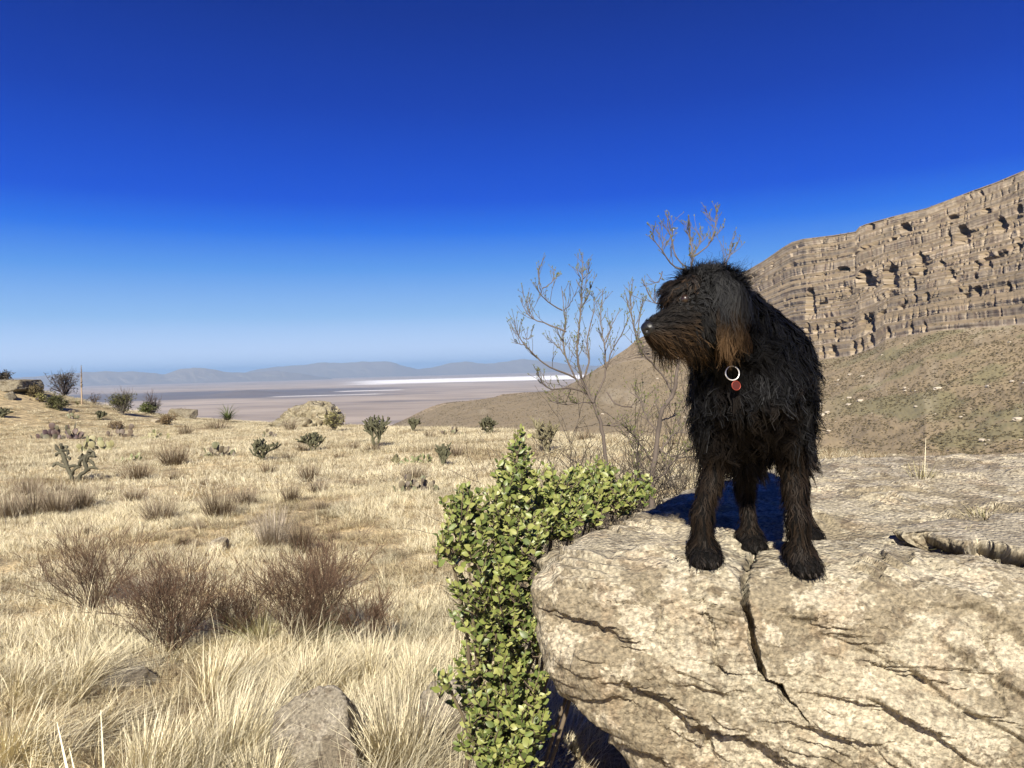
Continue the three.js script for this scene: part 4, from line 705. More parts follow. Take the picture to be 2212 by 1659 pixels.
tuft('tuft bending left behind the grey slab', 640, 1475, 90, { n: 260, wind: [-.35, 0], bend: .9, c0: TANB });
tuft('short straw tuft at the foot of the leafy bush', 900, 1500, 120, { n: 280, lean: .3 });
tuft('sprawling tuft in the bottom left corner', 40, 1640, 160, { n: 380, wind: [.45, .1], bend: .8 });
tuft('straw tuft leaning right at the left edge', 60, 1500, 110, { n: 300, wind: [.5, 0], bend: .9, c0: TANB });
tuft('thin straw tuft right of the brown twig bushes', 800, 1460, 120, { n: 220, lean: .25 });
tuft('straw tuft at the bottom edge left of the grey slab', 565, 1710, 120, { n: 240, lean: .25 });
tuft('small tan tuft beside the low sunken rock', 225, 1580, 110, { n: 300, wind: [.5, .1], bend: .9, c0: TANB });
tuft('green and straw bunch grass inside the brown twig bushes', 560, 1385, 120, { n: 300, spread: .42, wind: [-.2, .1], c0: [.20, .20, .085], c1: [.55, .50, .27], lean: .2 }, 'greenish bunch grasses');
tuft('dark green bunch grass under the right-hand twig bush', 705, 1385, 105, { n: 380, spread: .30, wind: [.3, 0], c0: [.10, .125, .045], c1: [.42, .40, .2], lean: .15 }, 'greenish bunch grasses');
tuft('few broad pale blades rising from the bottom edge', 205, 1700, 150, { n: 12, spread: .12, w: .013, lean: .06, bend: .1, c0: PALE, c1: [.8, .74, .52], base: .05 }, 'pale broad blades');
// grey brown clumps over the meadow
function clumpAt(label, px, py, w, h, tone, extra = {}) {
  const p = onLand(px, py); if (!p) return; const k = p.depth / FOCAL, R = new Ribbons(), H = h * k * 1.1, W = w * k * .5, wd = Math.max(.004, .62 * k * 2.0), c0 = tone === 0 ? [.135, .10, .068] : tone === 1 ? [.18, .145, .105] : [.30, .25, .19], c1 = tone === 0 ? [.25, .19, .125] : tone === 1 ? [.36, .29, .205] : [.52, .45, .36];
  const n = Math.round(clamp(w * h / 7, 120, 520)); bladesInto(R, V3(), { r: makeRng(px * 3 + py * 11), n, h: H, spread: W * .9, lean: .10, w: wd * .55, bend: .35, c0, c1, seg: 3, base: W * .13, ...extra });
  const m = mesh('bunchgrass', R.build(), grassMat); m.position.copy(p); return tag(m, label, 'bunch grass', 'grey brown bunch grasses over the meadow');
}
[
  ['dark dense brown clump in the middle of the left meadow', 475, 1118, 100, 78, 0], ['grey clump left of the dark dense brown clump', 345, 1125, 100, 62, 1], ['brown tops behind the dark dense brown clump', 530, 1090, 70, 45, 1],
  ['domed brown clump between two prickly pears', 376, 1004, 84, 48, 0], ['brown clump right of the dark front cholla', 297, 1035, 84, 42, 0], ['small brown clump below the domed one', 378, 1037, 56, 27, 0], ['faint brown clump right of the small brown one', 438, 1048, 36, 20, 1],
  ['grey clump below the brown one by the front cholla', 290, 1082, 74, 34, 1], ['grey-brown clump at the left picture edge, lowest of its row', 18, 1122, 80, 62, 1], ['second grey-brown clump from the left edge', 75, 1112, 90, 70, 1], ['third grey-brown clump from the left edge', 125, 1112, 80, 58, 1], ['grey-brown clump below the front cholla', 175, 1098, 70, 56, 1], ['grey-brown clump behind the row at the left edge', 62, 1068, 80, 40, 1], ['small grey clump left of the front cholla', 130, 1062, 40, 28, 1],
  ['small brown clump below the middle cholla', 580, 1022, 44, 28, 0], ['spiky dark clump in the meadow centre', 668, 1040, 56, 44, 0], ['grey clump just below the spiky dark one', 688, 1066, 60, 38, 1], ['brown clump left of the grey one in the centre', 630, 1084, 50, 42, 0], ['low grey clump below the centre clumps', 692, 1100, 64, 28, 1], ['small brown clump right of the middle cholla', 625, 994, 42, 24, 0], ['small dark clump left of the big cholla', 732, 991, 34, 19, 0], ['tiny brown clump right of the centre', 766, 1049, 30, 18, 0],
  ['brown clump at the left foot of the rounded cholla', 652, 974, 40, 24, 0], ['grey clump above the olive prickly pear', 895, 1034, 78, 38, 1], ['brown skirt below the yucca', 470, 926, 84, 26, 0], ['tan clump left of the yucca', 400, 938, 46, 24, 0], ['yellow clump in front of the far outcrop', 628, 930, 40, 28, 1], ['brown clump left of the big cholla foot', 766, 970, 34, 22, 0], ['brown skirt at the foot of the big cholla', 806, 972, 66, 22, 0], ['small brown clump right of the big cholla', 928, 946, 34, 20, 0], ['low brown clump near the meadow edge', 962, 940, 40, 16, 0],
  ['tall pale grey brush clump above the right-hand twig bush', 590, 1178, 96, 86, 2], ['brown brush clump right of the pale grey one', 650, 1190, 70, 70, 0], ['grey grass clump beside the small cholla', 985, 985, 40, 30, 1], ['reddish clump behind the bare tree', 1265, 950, 60, 26, 0], ['brown clump behind the leafy bush top', 1150, 985, 50, 26, 0],
].forEach((a) => clumpAt(...a));
{ const r = makeRng(88); // faint small clumps, too alike to tell apart
  for (let i = 0; i < 22; i++) { const px = rr(0, 1150, r), py = rr(930, 1280, r); clumpAt('faint small brown grass clump scattered in the straw meadow', px, py, rr(16, 40, r) * (.5 + (py - 900) / 300), rr(9, 20, r) * (.5 + (py - 900) / 300), Math.floor(r() * 2)); } }

// ---------------------------------------------------------------- twiggy shrubs
function branchInto(R, twigs, p, dir, len, rad, depth, r, o) { // recursive woody branch
  const seg = 4, pts = [p.clone()], radii = [rad], q = p.clone(), d = dir.clone();
  for (let i = 1; i <= seg; i++) { d.x += rr(-o.wob, o.wob, r); d.y += rr(-o.wob, o.wob, r) + o.up; d.z += rr(-o.wob, o.wob, r); d.normalize(); q.addScaledVector(d, len / seg); pts.push(q.clone()); radii.push(rad * (1 - .45 * i / seg)); }
  (depth >= o.main ? R : twigs).tube(pts, radii, depth >= o.main ? 6 : 3, o.c0, depth ? o.c0 : o.c1);
  if (!depth) { if (o.bud) o.bud(pts[seg], d, r); return; }
  const kids = Math.round(rr(o.kids[0], o.kids[1], r));
  for (let i = 0; i < kids; i++) { const t = i === 0 ? seg : 1 + Math.floor(r() * seg), nd = d.clone().addScaledVector(V3(rr(-1, 1, r), rr(-.6, .9, r), rr(-1, 1, r)).normalize(), i === 0 ? .35 : o.spread).normalize(); branchInto(R, twigs, pts[t], nd, len * rr(.5, .85, r), Math.max(o.min, radii[t] * .68), depth - 1, r, o); }
}
function twigBush(name, label, category, p, H, W, seed, o, group) {
  const r = makeRng(seed), g = thing(name, label, category, p, group), R = new Ribbons(), T = new Ribbons(), n = o.stems;
  for (let i = 0; i < n; i++) { const a = i / n * 6.28 + rr(-.4, .4, r), k = rr(.15, 1, r), dir = V3(Math.cos(a) * W / H * k + (o.lean ?? 0), 1, Math.sin(a) * W / H * k * .8).normalize(); branchInto(R, T, V3(Math.cos(a) * .02 * k, -.03, Math.sin(a) * .02 * k), dir, H * rr(.38, .52, r), o.rad * rr(.7, 1.1, r), o.depth, r, { main: o.depth, wob: .16, up: .02, kids: [3, 4], spread: .75, min: o.min, c0: o.c0, c1: o.c1, ...o.extra }); }
  mesh('stem', R.build(), twigMat, g); mesh('twigs', T.build(), twigMat, g).userData.kind = 'stuff'; return g;
}
const twigMat = new THREE.MeshStandardMaterial({ vertexColors: true, roughness: .9 });
const rustTwig = { c0: [.085, .052, .032], c1: [.21, .125, .075], rad: .0046, min: .0012, depth: 3, stems: 17, extra: { kids: [4, 5], spread: .6 } };
{
  const b = (label, px, py, h, w, seed, o = {}) => { const p = onLand(px, py), k = p.depth / FOCAL; twigBush('dead_bush', label, 'dead bush', p, h * k, w * k * .5, seed, { ...rustTwig, ...o }, 'leafless rust brown bushes in the left foreground'); };
  b('leafless rust brown bush farthest left in the foreground', 205, 1318, 175, 290, 11);
  b('largest leafless rust brown bush, with a long branch reaching left', 372, 1408, 215, 400, 12, { stems: 24 });
  b('leafless brown bush whose top reaches up right', 650, 1395, 225, 380, 13, { lean: .22, stems: 24 });
  b('low leafless brown bush between the largest and the right-hand one', 515, 1380, 140, 260, 14, { stems: 14 });
  b('thin brown twig bush at the right end of the dead bushes', 790, 1400, 130, 200, 15, { stems: 12 });
  b('small brown bush directly behind the right-hand dead bush', 700, 1290, 130, 110, 16, { stems: 10 });
}
// bushes with foliage along the knoll and the meadow edge
function leafyBush(name, label, px, py, w, h, leafColor, seed, o = {}) {
  const p = onLand(px, py), k = p.depth / FOCAL, H = h * k, W = w * k * .5, r = makeRng(seed), g = thing(name, label, 'bush', p, o.group), R = new Ribbons(), T = new Ribbons(), F = new Ribbons(), tips = [];
  const opt = { main: 2, wob: .18, up: .03, kids: [3, 4], spread: .8, min: k * .35, c0: o.wood ?? [.10, .08, .065], c1: o.wood1 ?? [.16, .13, .11], bud: (q) => tips.push(q.clone()) };
  const n = o.stems ?? 14; for (let i = 0; i < n; i++) { const a = i / n * 6.28 + rr(-.4, .4, r), s = rr(.1, 1, r); branchInto(R, T, V3(0, -.05, 0), V3(Math.cos(a) * W / H * s, 1, Math.sin(a) * W / H * s).normalize(), H * rr(.36, .5, r), k * 1.6, 2, r, opt); }
  const L = k * 3.4, per = o.leaves ?? 6; for (const q of tips) if (r() < (o.fill ?? .9) && q.y < H * (o.leafTop ?? 2)) for (let i = 0; i < per; i++) { const d = V3(rr(-1, 1, r), rr(-.3, 1, r), rr(-1, 1, r)).normalize(), c = q.clone().addScaledVector(V3(rr(-1, 1, r), rr(-1, 1, r), rr(-1, 1, r)), L * 1.4), s = V3(rr(-1, 1, r), rr(-1, 1, r), rr(-1, 1, r)).cross(d).normalize(), t = rr(.75, 1.25, r); F.ribbon([c, c.clone().addScaledVector(d, L * .5), c.clone().addScaledVector(d, L)], s, L * .5, L * .2, s.clone().cross(d).normalize(), leafColor.map((x) => x * t), leafColor.map((x) => x * t)); }
  mesh('stem', R.build(), twigMat, g); mesh('twigs', T.build(), twigMat, g).userData.kind = 'stuff'; if (F.k) mesh('foliage', F.build(), grassMat, g).userData.kind = 'stuff'; return g;
}
const OLIVE = [.085, .085, .035], GREEN = [.10, .115, .04], DUSK = [.075, .065, .05], YELGR = [.22, .20, .085];
leafyBush('bush', 'tall dark bush with a dead spiky top on the knoll', 139, 858, 80, 64, DUSK, 21, { wood: [.06, .05, .05], wood1: [.09, .075, .075], stems: 18, fill: .5, leafTop: .8, leaves: 7 });
leafyBush('bush', 'low brown-green bush on the left slope of the knoll', 78, 858, 60, 26, [.12, .095, .045], 22);
leafyBush('bush', 'rounded dark green mound below the tall dark bush', 122, 884, 80, 32, OLIVE, 23, { stems: 20, leaves: 9 });
leafyBush('bush', 'big green bush with grey twigs above it on the knoll', 264, 896, 76, 66, OLIVE, 24, { stems: 20, leafTop: .62, leaves: 10, wood: [.13, .115, .10], wood1: [.20, .18, .16] });
leafyBush('bush', 'upright grey-twigged bush right of the big green bush', 330, 882, 50, 52, [.085, .08, .05], 25, { stems: 15, leafTop: .45, wood: [.10, .085, .085], wood1: [.15, .13, .13] });
leafyBush('bush', 'low green bush at the foot of the grey-twigged bush', 316, 894, 46, 22, GREEN, 26, { leaves: 8 });
leafyBush('bush', 'small bare purplish bush at the right end of the knoll', 388, 884, 28, 24, DUSK, 27, { fill: 0, wood: [.13, .09, .085], wood1: [.17, .12, .11] });
leafyBush('bush', 'small dark bush on the knoll top at the left edge', 8, 822, 26, 26, DUSK, 28, { leaves: 6 });
leafyBush('bush', 'yellow-green bush at the right foot of the far outcrop', 722, 932, 46, 46, YELGR, 29, { leaves: 6 });
leafyBush('bush', 'thin dark twigs right of the stalk on the knoll', 205, 872, 30, 26, DUSK, 30, { fill: .1, stems: 6 });
leafyBush('bush', 'small yellow-green bush on the knoll slope below the brown-green one', 88, 866, 20, 14, YELGR, 32);
leafyBush('bush', 'brown shrub between the knoll and the yucca', 362, 918, 60, 24, [.17, .12, .065], 33);
leafyBush('bush', 'low brown shrub right below the big green bush', 250, 926, 70, 18, [.19, .14, .085], 34);
{ // dry brush along the canyon rim behind the boulder
  const geos = [1, 2, 3].map((s) => tuftGeo(100 + s, { n: 46, h: .5, spread: .42, lean: .22, w: .008, bend: .4, c0: DRYBROWN, c1: TANB, seg: 3, base: .04 })), r = makeRng(17);
  const list = [[], [], []]; for (let i = 0; i < 1500; i++) { const d = rr(5.5, 26, r), a = rr(.12, .72, r), x = Math.sin(a) * d, z = -Math.cos(a) * d, e = -z - edgeDistance(x); if (e > 7 || e < -9 || inBoulder(x, z) || fbm(x / 1.6, z / 1.6, 81, 2) < rr(-.3, .3, r)) continue; list[i % 3].push([x, landHeight(x, z), z, rr(.4, 1.0, r), r() * 6.28, rr(.7, 1.2, r)]); }
  const M = new THREE.Matrix4(), C = new THREE.Color(); list.forEach((l, k) => { const m = new THREE.InstancedMesh(geos[k], grassMat, l.length); l.forEach(([x, y, z, s, a, t], i) => { M.makeRotationY(a).scale(V3(s, s * .8, s)).setPosition(x, y, z); m.setMatrixAt(i, M); m.setColorAt(i, C.setRGB(t, t, t)); }); m.name = numbered('dry_brush'); m.userData = { kind: 'stuff', label: 'brown dry brush along the canyon rim behind the boulder' }; shadowOn(m); scene.add(m); });
}

// ---------------------------------------------------------------- cacti, yucca, stalks
const cactusMat = new THREE.MeshStandardMaterial({ vertexColors: true, roughness: .85 });
function knobbly(R, pts, rad, c, r) { // a warty cactus stem
  const cv = new THREE.CatmullRomCurve3(pts), n = Math.max(5, Math.round(cv.getLength() / (rad * 1.3))), P = [], Q = []; for (let i = 0; i <= n; i++) { P.push(cv.getPoint(i / n)); Q.push(rad * (i === n ? .35 : i % 2 ? 1.12 : .86) * rr(.9, 1.1, r)); }
  const t = rr(.8, 1.2, r); R.tube(P, Q, 6, c.map((x) => x * t), c.map((x) => x * t * 1.15));
}
function cholla(label, px, py, w, h, seed, col = [.085, .083, .045], lean = 0) {
  const p = onLand(px, py), k = p.depth / FOCAL, H = h * k * 1.3, W = w * k * .62, r = makeRng(seed), g = thing('cholla_cactus', label, 'cholla cactus', p), R = new Ribbons(), B = new Ribbons(), rad = Math.max(k * 1.55, .016);
  const grow = (o, d, len, depth, into) => { const e = o.clone().addScaledVector(d, len), m = o.clone().lerp(e, .5).add(V3(rr(-1, 1, r), rr(-1, 1, r), rr(-1, 1, r)).multiplyScalar(len * .12)); knobbly(into, [o, m, e], rad * (depth > 2 ? 1.25 : 1), col, r); if (!depth) return; const n = depth > 2 ? 3 : Math.round(rr(2, 4, r)); for (let i = 0; i < n; i++) grow(o.clone().lerp(e, rr(.5, 1, r)), d.clone().multiplyScalar(.5).add(V3(rr(-1, 1, r) * W / H * 1.5 + lean, rr(-.15, 1, r), rr(-1, 1, r) * W / H * 1.2)).normalize(), len * rr(.6, .9, r), depth - 1, B); };
  for (let i = 0; i < 4; i++) { const a = i * 1.6 + r(); grow(V3(0, -.05, 0), V3(Math.cos(a) * W / H * .9 + lean, 1, Math.sin(a) * W / H * .7).normalize(), H * .36, 3, R); }
  mesh('trunk', R.build(), cactusMat, g); mesh('branches', B.build(), cactusMat, g); return g;
}
cholla('big spreading cholla right of the far outcrop', 812, 966, 84, 66, 41, undefined, .12);
cholla('rounded dense cholla in front of the far outcrop', 676, 974, 66, 46, 42, undefined, .15);
cholla('upright cholla with two tall thin stems left of the rounded one', 566, 996, 62, 52, 43);
cholla('small cholla growing beside the bright green prickly pear', 958, 1006, 40, 46, 44);
cholla('tiny cholla left of the bright green prickly pear', 855, 1005, 14, 24, 45, [.16, .15, .08]);
cholla('flat-topped cholla on the meadow edge before the hill', 1055, 936, 66, 38, 46);
cholla('small cholla on the meadow edge right of the big one', 893, 932, 22, 28, 47);
cholla('tan-green cholla behind the top of the leafy bush', 1180, 978, 66, 68, 48, [.17, .15, .085]);
cholla('small cholla at the foot of the knoll under the big green bush', 216, 907, 26, 20, 49);
cholla('dark cholla at the left picture edge below the knoll', 6, 902, 28, 22, 50);
{ // the gnarled one in front
  const p = onLand(175, 1040), k = p.depth / FOCAL, g = thing('cholla_cactus', 'dark gnarled cholla with crooked arms at left in the meadow', 'cholla cactus', p), r = makeRng(51), R = new Ribbons(), B = new Ribbons();
  const pt = (x, y, z = 0) => V3((x * .224 - 175) * k, -(761 + y * .224 - 1040) * k, z * k), go = (into, list, rad) => knobbly(into, list.map(([x, y, z]) => pt(x, y, z ?? rr(-6, 6, r))), rad * k, [.085, .078, .05], r);
  go(R, [[705, 1270, 0], [690, 1190, 0], [655, 1100, 0], [620, 985, 0], [600, 920, 0]], 4.2); go(R, [[790, 1270, 4], [780, 1190, 4], [850, 1135, 3], [825, 1045, 2], [850, 985, 0]], 4.2);
  [[[655, 1105], [600, 1085], [545, 1062], [520, 1098]], [[645, 1115], [710, 1090], [760, 1095], [800, 1040], [830, 1000]], [[690, 1180], [720, 1130], [790, 1090]], [[850, 1140], [900, 1108], [950, 1132]], [[830, 1000], [790, 1005], [750, 1025]], [[860, 1040], [900, 1060], [925, 1100]], [[850, 990], [890, 965], [935, 1010]], [[850, 985], [870, 950], [900, 960]], [[610, 950], [570, 930], [548, 880]], [[610, 940], [650, 950], [668, 985]], [[605, 930], [610, 890], [590, 875]], [[615, 960], [560, 970], [535, 1000]], [[625, 1000], [670, 1015], [684, 1030]], [[600, 920], [640, 905], [645, 930]], [[840, 1060], [880, 1000], [930, 1015]], [[600, 1060], [610, 1020], [600, 1000]], [[830, 1020], [800, 1000], [815, 975]]].forEach((l) => go(B, l, 3.4));
  mesh('trunk', R.build(), cactusMat, g); mesh('branches', B.build(), cactusMat, g);
}
const padGeo = (() => { const g = new THREE.SphereGeometry(1, 14, 10), P = g.attributes.position; for (let i = 0; i < P.count; i++) { const y = P.getY(i); P.setX(i, P.getX(i) * (.82 + .18 * y)); P.setZ(i, P.getZ(i) * .20); P.setY(i, y + .95); } g.computeVertexNormals(); return g; })();
const padMats = { green: [[.20, .22, .10], [.15, .18, .075], [.26, .26, .13]], olive: [[.15, .15, .08], [.17, .14, .09], [.12, .095, .07]], purple: [[.085, .055, .055], [.11, .075, .065], [.12, .11, .07]], yellow: [[.27, .25, .12], [.20, .20, .095], [.32, .29, .16]], brown: [[.16, .12, .08], [.20, .16, .10], [.13, .10, .075]] };
for (const k in padMats) padMats[k] = padMats[k].map((c) => std(rgb(...c), .6));
function pear(label, px, py, w, h, kind, seed, n = 22) {
  const p = onLand(px, py), k = p.depth / FOCAL, r = makeRng(seed), g = thing('prickly_pear', label, 'prickly pear', p), S = Math.min(h * .26, 7.5) * k;
  for (let i = 0; i < n; i++) { const lvl = i < n * .5 ? 0 : i < n * .85 ? 1 : 2, m = mesh('pad', padGeo, padMats[kind][Math.floor(r() * 3)], g), s = S * rr(.75, 1.15, r); m.position.set(rr(-.5, .5, r) * w * k * (1 - .18 * lvl), lvl * S * 1.45 + rr(-.2, .2, r) * S - .2 * S, rr(-.35, .35, r) * w * k * .6); m.scale.setScalar(s); m.rotation.set(rr(-.5, .3, r), rr(-1.1, 1.1, r), rr(-.6, .6, r), 'YXZ'); }
}
pear('purple prickly pear patch at left below the knoll', 128, 948, 92, 30, 'purple', 61, 34);
pear('tan and yellow prickly pear behind the gnarled cholla', 212, 976, 88, 34, 'yellow', 62, 30);
pear('yellow flat prickly pear right of the brown one', 335, 949, 66, 18, 'yellow', 63);
pear('brownish prickly pear left of the yellow flat one', 264, 944, 72, 22, 'brown', 64);
pear('sparse green prickly pear above the brown clump', 284, 998, 56, 17, 'green', 65, 14);
pear('olive prickly pear left of the upright cholla', 476, 986, 66, 27, 'olive', 66, 26);
pear('large olive and purplish prickly pear near the leafy bush', 900, 1060, 92, 36, 'olive', 67, 34);
pear('bright green prickly pear row beside the small cholla', 908, 1000, 76, 18, 'green', 68, 26);
pear('small green prickly pear in front of the outcrop', 580, 944, 32, 15, 'olive', 69, 12);
pear('prickly pear on the meadow edge before the hill', 972, 941, 50, 16, 'olive', 70, 18);
pear('small prickly pear at the foot of the knoll', 152, 904, 38, 15, 'olive', 71, 14);
pear('small prickly pear on the knoll slope', 80, 868, 26, 10, 'brown', 72, 10);
function rosette(name, label, px, py, w, h, color, seed, n, cat) {
  const p = onLand(px, py), k = p.depth / FOCAL, r = makeRng(seed), g = thing(name, label, cat, p), mats = [.8, 1, 1.25].map((t) => new THREE.MeshStandardMaterial({ color: rgb(...color.map((c) => c * t)), roughness: .6, side: THREE.DoubleSide }));
  const leafG = [0, 1, 2].map((q) => { const R = new Ribbons(), L = 1, b = .06 + .1 * q; R.ribbon([V3(0, 0, 0), V3(0, .35, .01), V3(0, .7, -b * .5), V3(0, L, -b * 1.6)], V3(1, 0, 0), .055, .008, V3(0, 0, 1), [1, 1, 1], [1, 1, 1]); R.ribbon([V3(0, 0, .012), V3(0, .35, .025), V3(0, .7, -b * .5 + .014), V3(0, L, -b * 1.6)], V3(1, 0, 0), .02, .004, V3(0, 0, 1), [1, 1, 1], [1, 1, 1]); return R.build(); });
  for (let i = 0; i < n; i++) { const a = r() * 6.283, el = Math.asin(rr(.05, .98, r)), L = lerp(w * .5, h, Math.sin(el)) * k * rr(.85, 1.1, r), m = mesh('leaf', leafG[i % 3], mats[Math.floor(r() * 3)], g); m.scale.set(L * 1.0, L, L); m.rotation.set(-(Math.PI / 2 - el), a, 0, 'YXZ'); m.position.y = h * k * .12; }
}
rosette('yucca', 'spiky green yucca rosette left of the far outcrop', 492, 913, 64, 40, [.11, .135, .045], 81, 110, 'yucca');
rosette('sotol', 'small green sotol at the foot of the tall stalk', 168, 876, 20, 16, [.12, .13, .04], 82, 40, 'sotol');
function stalk(label, px, py, top, rad, color, plume, group) { const p = onLand(px, py), k = p.depth / FOCAL, g = thing('flower_stalk', label, 'flower stalk', p, group), R = new Ribbons(), H = top * k, r = makeRng(px); R.tube([V3(0, -.05, 0), V3(.004 * H, H * .5, 0), V3(.02 * H, H, 0)], [rad * k, rad * k * .8, rad * k * .3], 7, color); mesh('stem', R.build(), twigMat, g); if (plume) { const F = new Ribbons(); for (let i = 0; i < 260; i++) { const t = rr(.42, 1, r), a = r() * 6.28, L = (1.6 - t) * 2.6 * k, o = V3(.02 * H * t, H * t, 0), d = V3(Math.cos(a), .9, Math.sin(a)); F.ribbon([o, o.clone().addScaledVector(d, L)], V3(-Math.sin(a), 0, Math.cos(a)), k * .8, k * .3, V3(Math.cos(a), .3, Math.sin(a)), color, color.map((c) => c * 1.15)); } mesh('plume', F.build(), grassMat, g); } }
stalk('tall dry sotol stalk standing up on the knoll', 177, 874, 84, 1.7, [.40, .30, .20], true);
stalk('thin dry stalk above the grey-twigged bush', 329, 880, 58, .7, [.14, .12, .12], false);
stalk('thin pale stalk right of the far outcrop', 745, 928, 40, .7, [.38, .32, .24], false);

// ---------------------------------------------------------------- the leafy evergreen bush beside the boulder
{
  const lobes = [[1118, 957, 2.35, 30, 36], [1112, 1005, 2.33, 50, 46], [1105, 1050, 2.3, 75, 55], [1005, 1092, 2.15, 62, 46], [1080, 1115, 2.2, 110, 66], [1195, 1055, 2.55, 90, 58], [1285, 1048, 2.75, 90, 46], [1375, 1048, 2.95, 48, 30], [1200, 1105, 2.4, 95, 50], [1250, 1085, 2.6, 75, 46], [1335, 1066, 2.85, 62, 34], [1290, 1020, 2.85, 50, 30], [1010, 1165, 2.1, 72, 50], [1110, 1185, 2.15, 90, 60], [1070, 1255, 2.14, 112, 62], [1078, 1335, 2.16, 118, 62], [1082, 1415, 2.16, 122, 58], [1088, 1490, 2.16, 122, 55], [1080, 1560, 2.14, 118, 55], [1068, 1635, 2.1, 105, 55], [962, 1150, 2.05, 26, 36], [958, 1462, 2.03, 24, 22], [1140, 1540, 2.05, 50, 40]];
  const r = makeRng(314), baseP = onLand(1110, 1600); baseP.set(-.09, 0, -2.3); baseP.y = landHeight(baseP.x, baseP.z);
  const bush = thing('evergreen_bush', 'glossy green broadleaf bush crowding the left side of the boulder', 'bush', baseP), W = new Ribbons(), T = new Ribbons();
  const vol = lobes.map(([px, py, d, rx, ry]) => { const c = at(px, py, d).sub(baseP), k = d / FOCAL; return { c, rx: rx * k, ry: ry * k, rz: Math.min(.19, rx * k * 1.0 + .03), w: rx * ry * d * d / 4.4 }; });
  const wood = [.10, .072, .05], woodTip = [.17, .135, .08];
  for (const v of vol) { const a = V3(rr(-.05, .05, r), -.05, rr(-.05, .05, r)), m1 = a.clone().lerp(v.c, .35).add(V3(rr(-.05, .05, r), .06, rr(-.06, .06, r))), m2 = a.clone().lerp(v.c, .72).add(V3(rr(-.03, .03, r), .03, rr(-.03, .03, r))); const cv = new THREE.CatmullRomCurve3([a, m1, m2, v.c]); W.tube(cv.getPoints(14), Array.from({ length: 15 }, (_, i) => lerp(.009, .0032, i / 14)), 6, wood, woodTip); }
  const leaves = [], totalW = vol.reduce((s, v) => s + v.w, 0);
  const nTwig = 1250; for (let i = 0; i < nTwig; i++) {
    let w = r() * totalW, v = vol[0]; for (const q of vol) { w -= q.w; if (w < 0) { v = q; break; } }
    const a = r() * 6.283, u = rr(-1, 1, r), s = Math.sqrt(1 - u * u), q = Math.pow(r(), .45), dirO = V3(Math.cos(a) * s, u, Math.sin(a) * s), end = v.c.clone().add(V3(dirO.x * v.rx * q, dirO.y * v.ry * q, dirO.z * v.rz * q));
    const world = end.clone().add(baseP); if (world.y < .01) continue;
    const d = dirO.clone().multiplyScalar(.55).add(V3(rr(-.35, .35, r), .75, rr(-.3, .4, r))).normalize(), L = rr(.05, .10, r), st = end.clone().addScaledVector(d, -L * .8), pts = [st.clone().lerp(v.c, .3), st, st.clone().lerp(end, .5).add(V3(rr(-.006, .006, r), 0, rr(-.006, .006, r))), end]; T.tube(pts, [.0026, .0022, .0018, .0012], 4, wood, woodTip);
    const n = Math.round(rr(5, 8, r)); for (let j = 0; j < n; j++) { const t = (j + .6) / n, o = st.clone().lerp(end, t), az = j * 2.4 + r(), outD = V3(Math.cos(az), 0, Math.sin(az)), ld = d.clone().multiplyScalar(rr(.35, .9, r)).add(outD.multiplyScalar(j === n - 1 ? .25 : .8)).normalize(), face = V3(-.12, .62, .7).add(V3(rr(-.8, .8, r), rr(-.6, .6, r), rr(-.8, .8, r))); leaves.push({ o, d: ld, face, L: rr(.014, .029, r) * (j === n - 1 ? .7 : 1), tone: r() }); }
  }
  const leafShape = (fold, bend, wide) => { // an oval leaf folded a little along its midrib, on a short stalk
    const g = new THREE.BufferGeometry(), p = [], idx = [], rows = 5; for (let i = 0; i <= rows; i++) { const t = i / rows, y = t, half = wide * Math.pow(Math.sin(Math.PI * Math.pow(clamp(t * .96 + .02), .85)), .75) * .5, z = -bend * t * t + .02; p.push(-half, y, z + fold * half, 0, y, z, half, y, z + fold * half); } for (let i = 0; i < rows; i++) { const a = i * 3, b = a + 3; idx.push(a, a + 1, b, a + 1, b + 1, b, a + 1, a + 2, b + 1, a + 2, b + 2, b + 1); }
    g.setAttribute('position', new THREE.Float32BufferAttribute(p, 3)); g.setIndex(idx); g.computeVertexNormals(); return g; };
  const shapes = [leafShape(.35, .12, .60), leafShape(.2, .22, .66), leafShape(.5, .05, .54), leafShape(.28, -.08, .62)], tones = [[.19, .22, .056], [.13, .165, .042], [.265, .275, .085], [.09, .12, .032], [.21, .23, .066]];
  const mats = tones.map((c) => new THREE.MeshPhysicalMaterial({ color: rgb(...c), roughness: .42, specularIntensity: .8, side: THREE.DoubleSide }));
  const camL = camera.position.clone().sub(baseP); leaves.sort((a, b) => (a.o.distanceTo(camL) / a.L) - (b.o.distanceTo(camL) / b.L));
  const X = V3(), Z = V3(), M = new THREE.Matrix4(), rest = [], place = (l) => { Z.copy(l.face).addScaledVector(l.d, -l.face.dot(l.d)).normalize(); X.crossVectors(l.d, Z).normalize(); M.makeBasis(X.clone().multiplyScalar(l.L), l.d.clone().multiplyScalar(l.L), Z.clone().multiplyScalar(l.L)).setPosition(l.o); return M; };
  leaves.forEach((l, i) => { const k = Math.floor(l.tone * 5) % 5, sh = shapes[i % 4]; if (i < 300) { const m = mesh('leaf', sh, mats[k], bush); place(l).decompose(m.position, m.quaternion, m.scale); } else { (rest[k] ??= []).push(sh.clone().applyMatrix4(place(l))); } });
  rest.forEach((g, k) => { const m = mesh('foliage', mergeGeometries(g), mats[k], bush); m.userData.kind = 'stuff'; });
  mesh('stem', W.build(), twigMat, bush); mesh('twigs', T.build(), twigMat, bush).userData.kind = 'stuff';
  console.log('leaves', leaves.length);
}
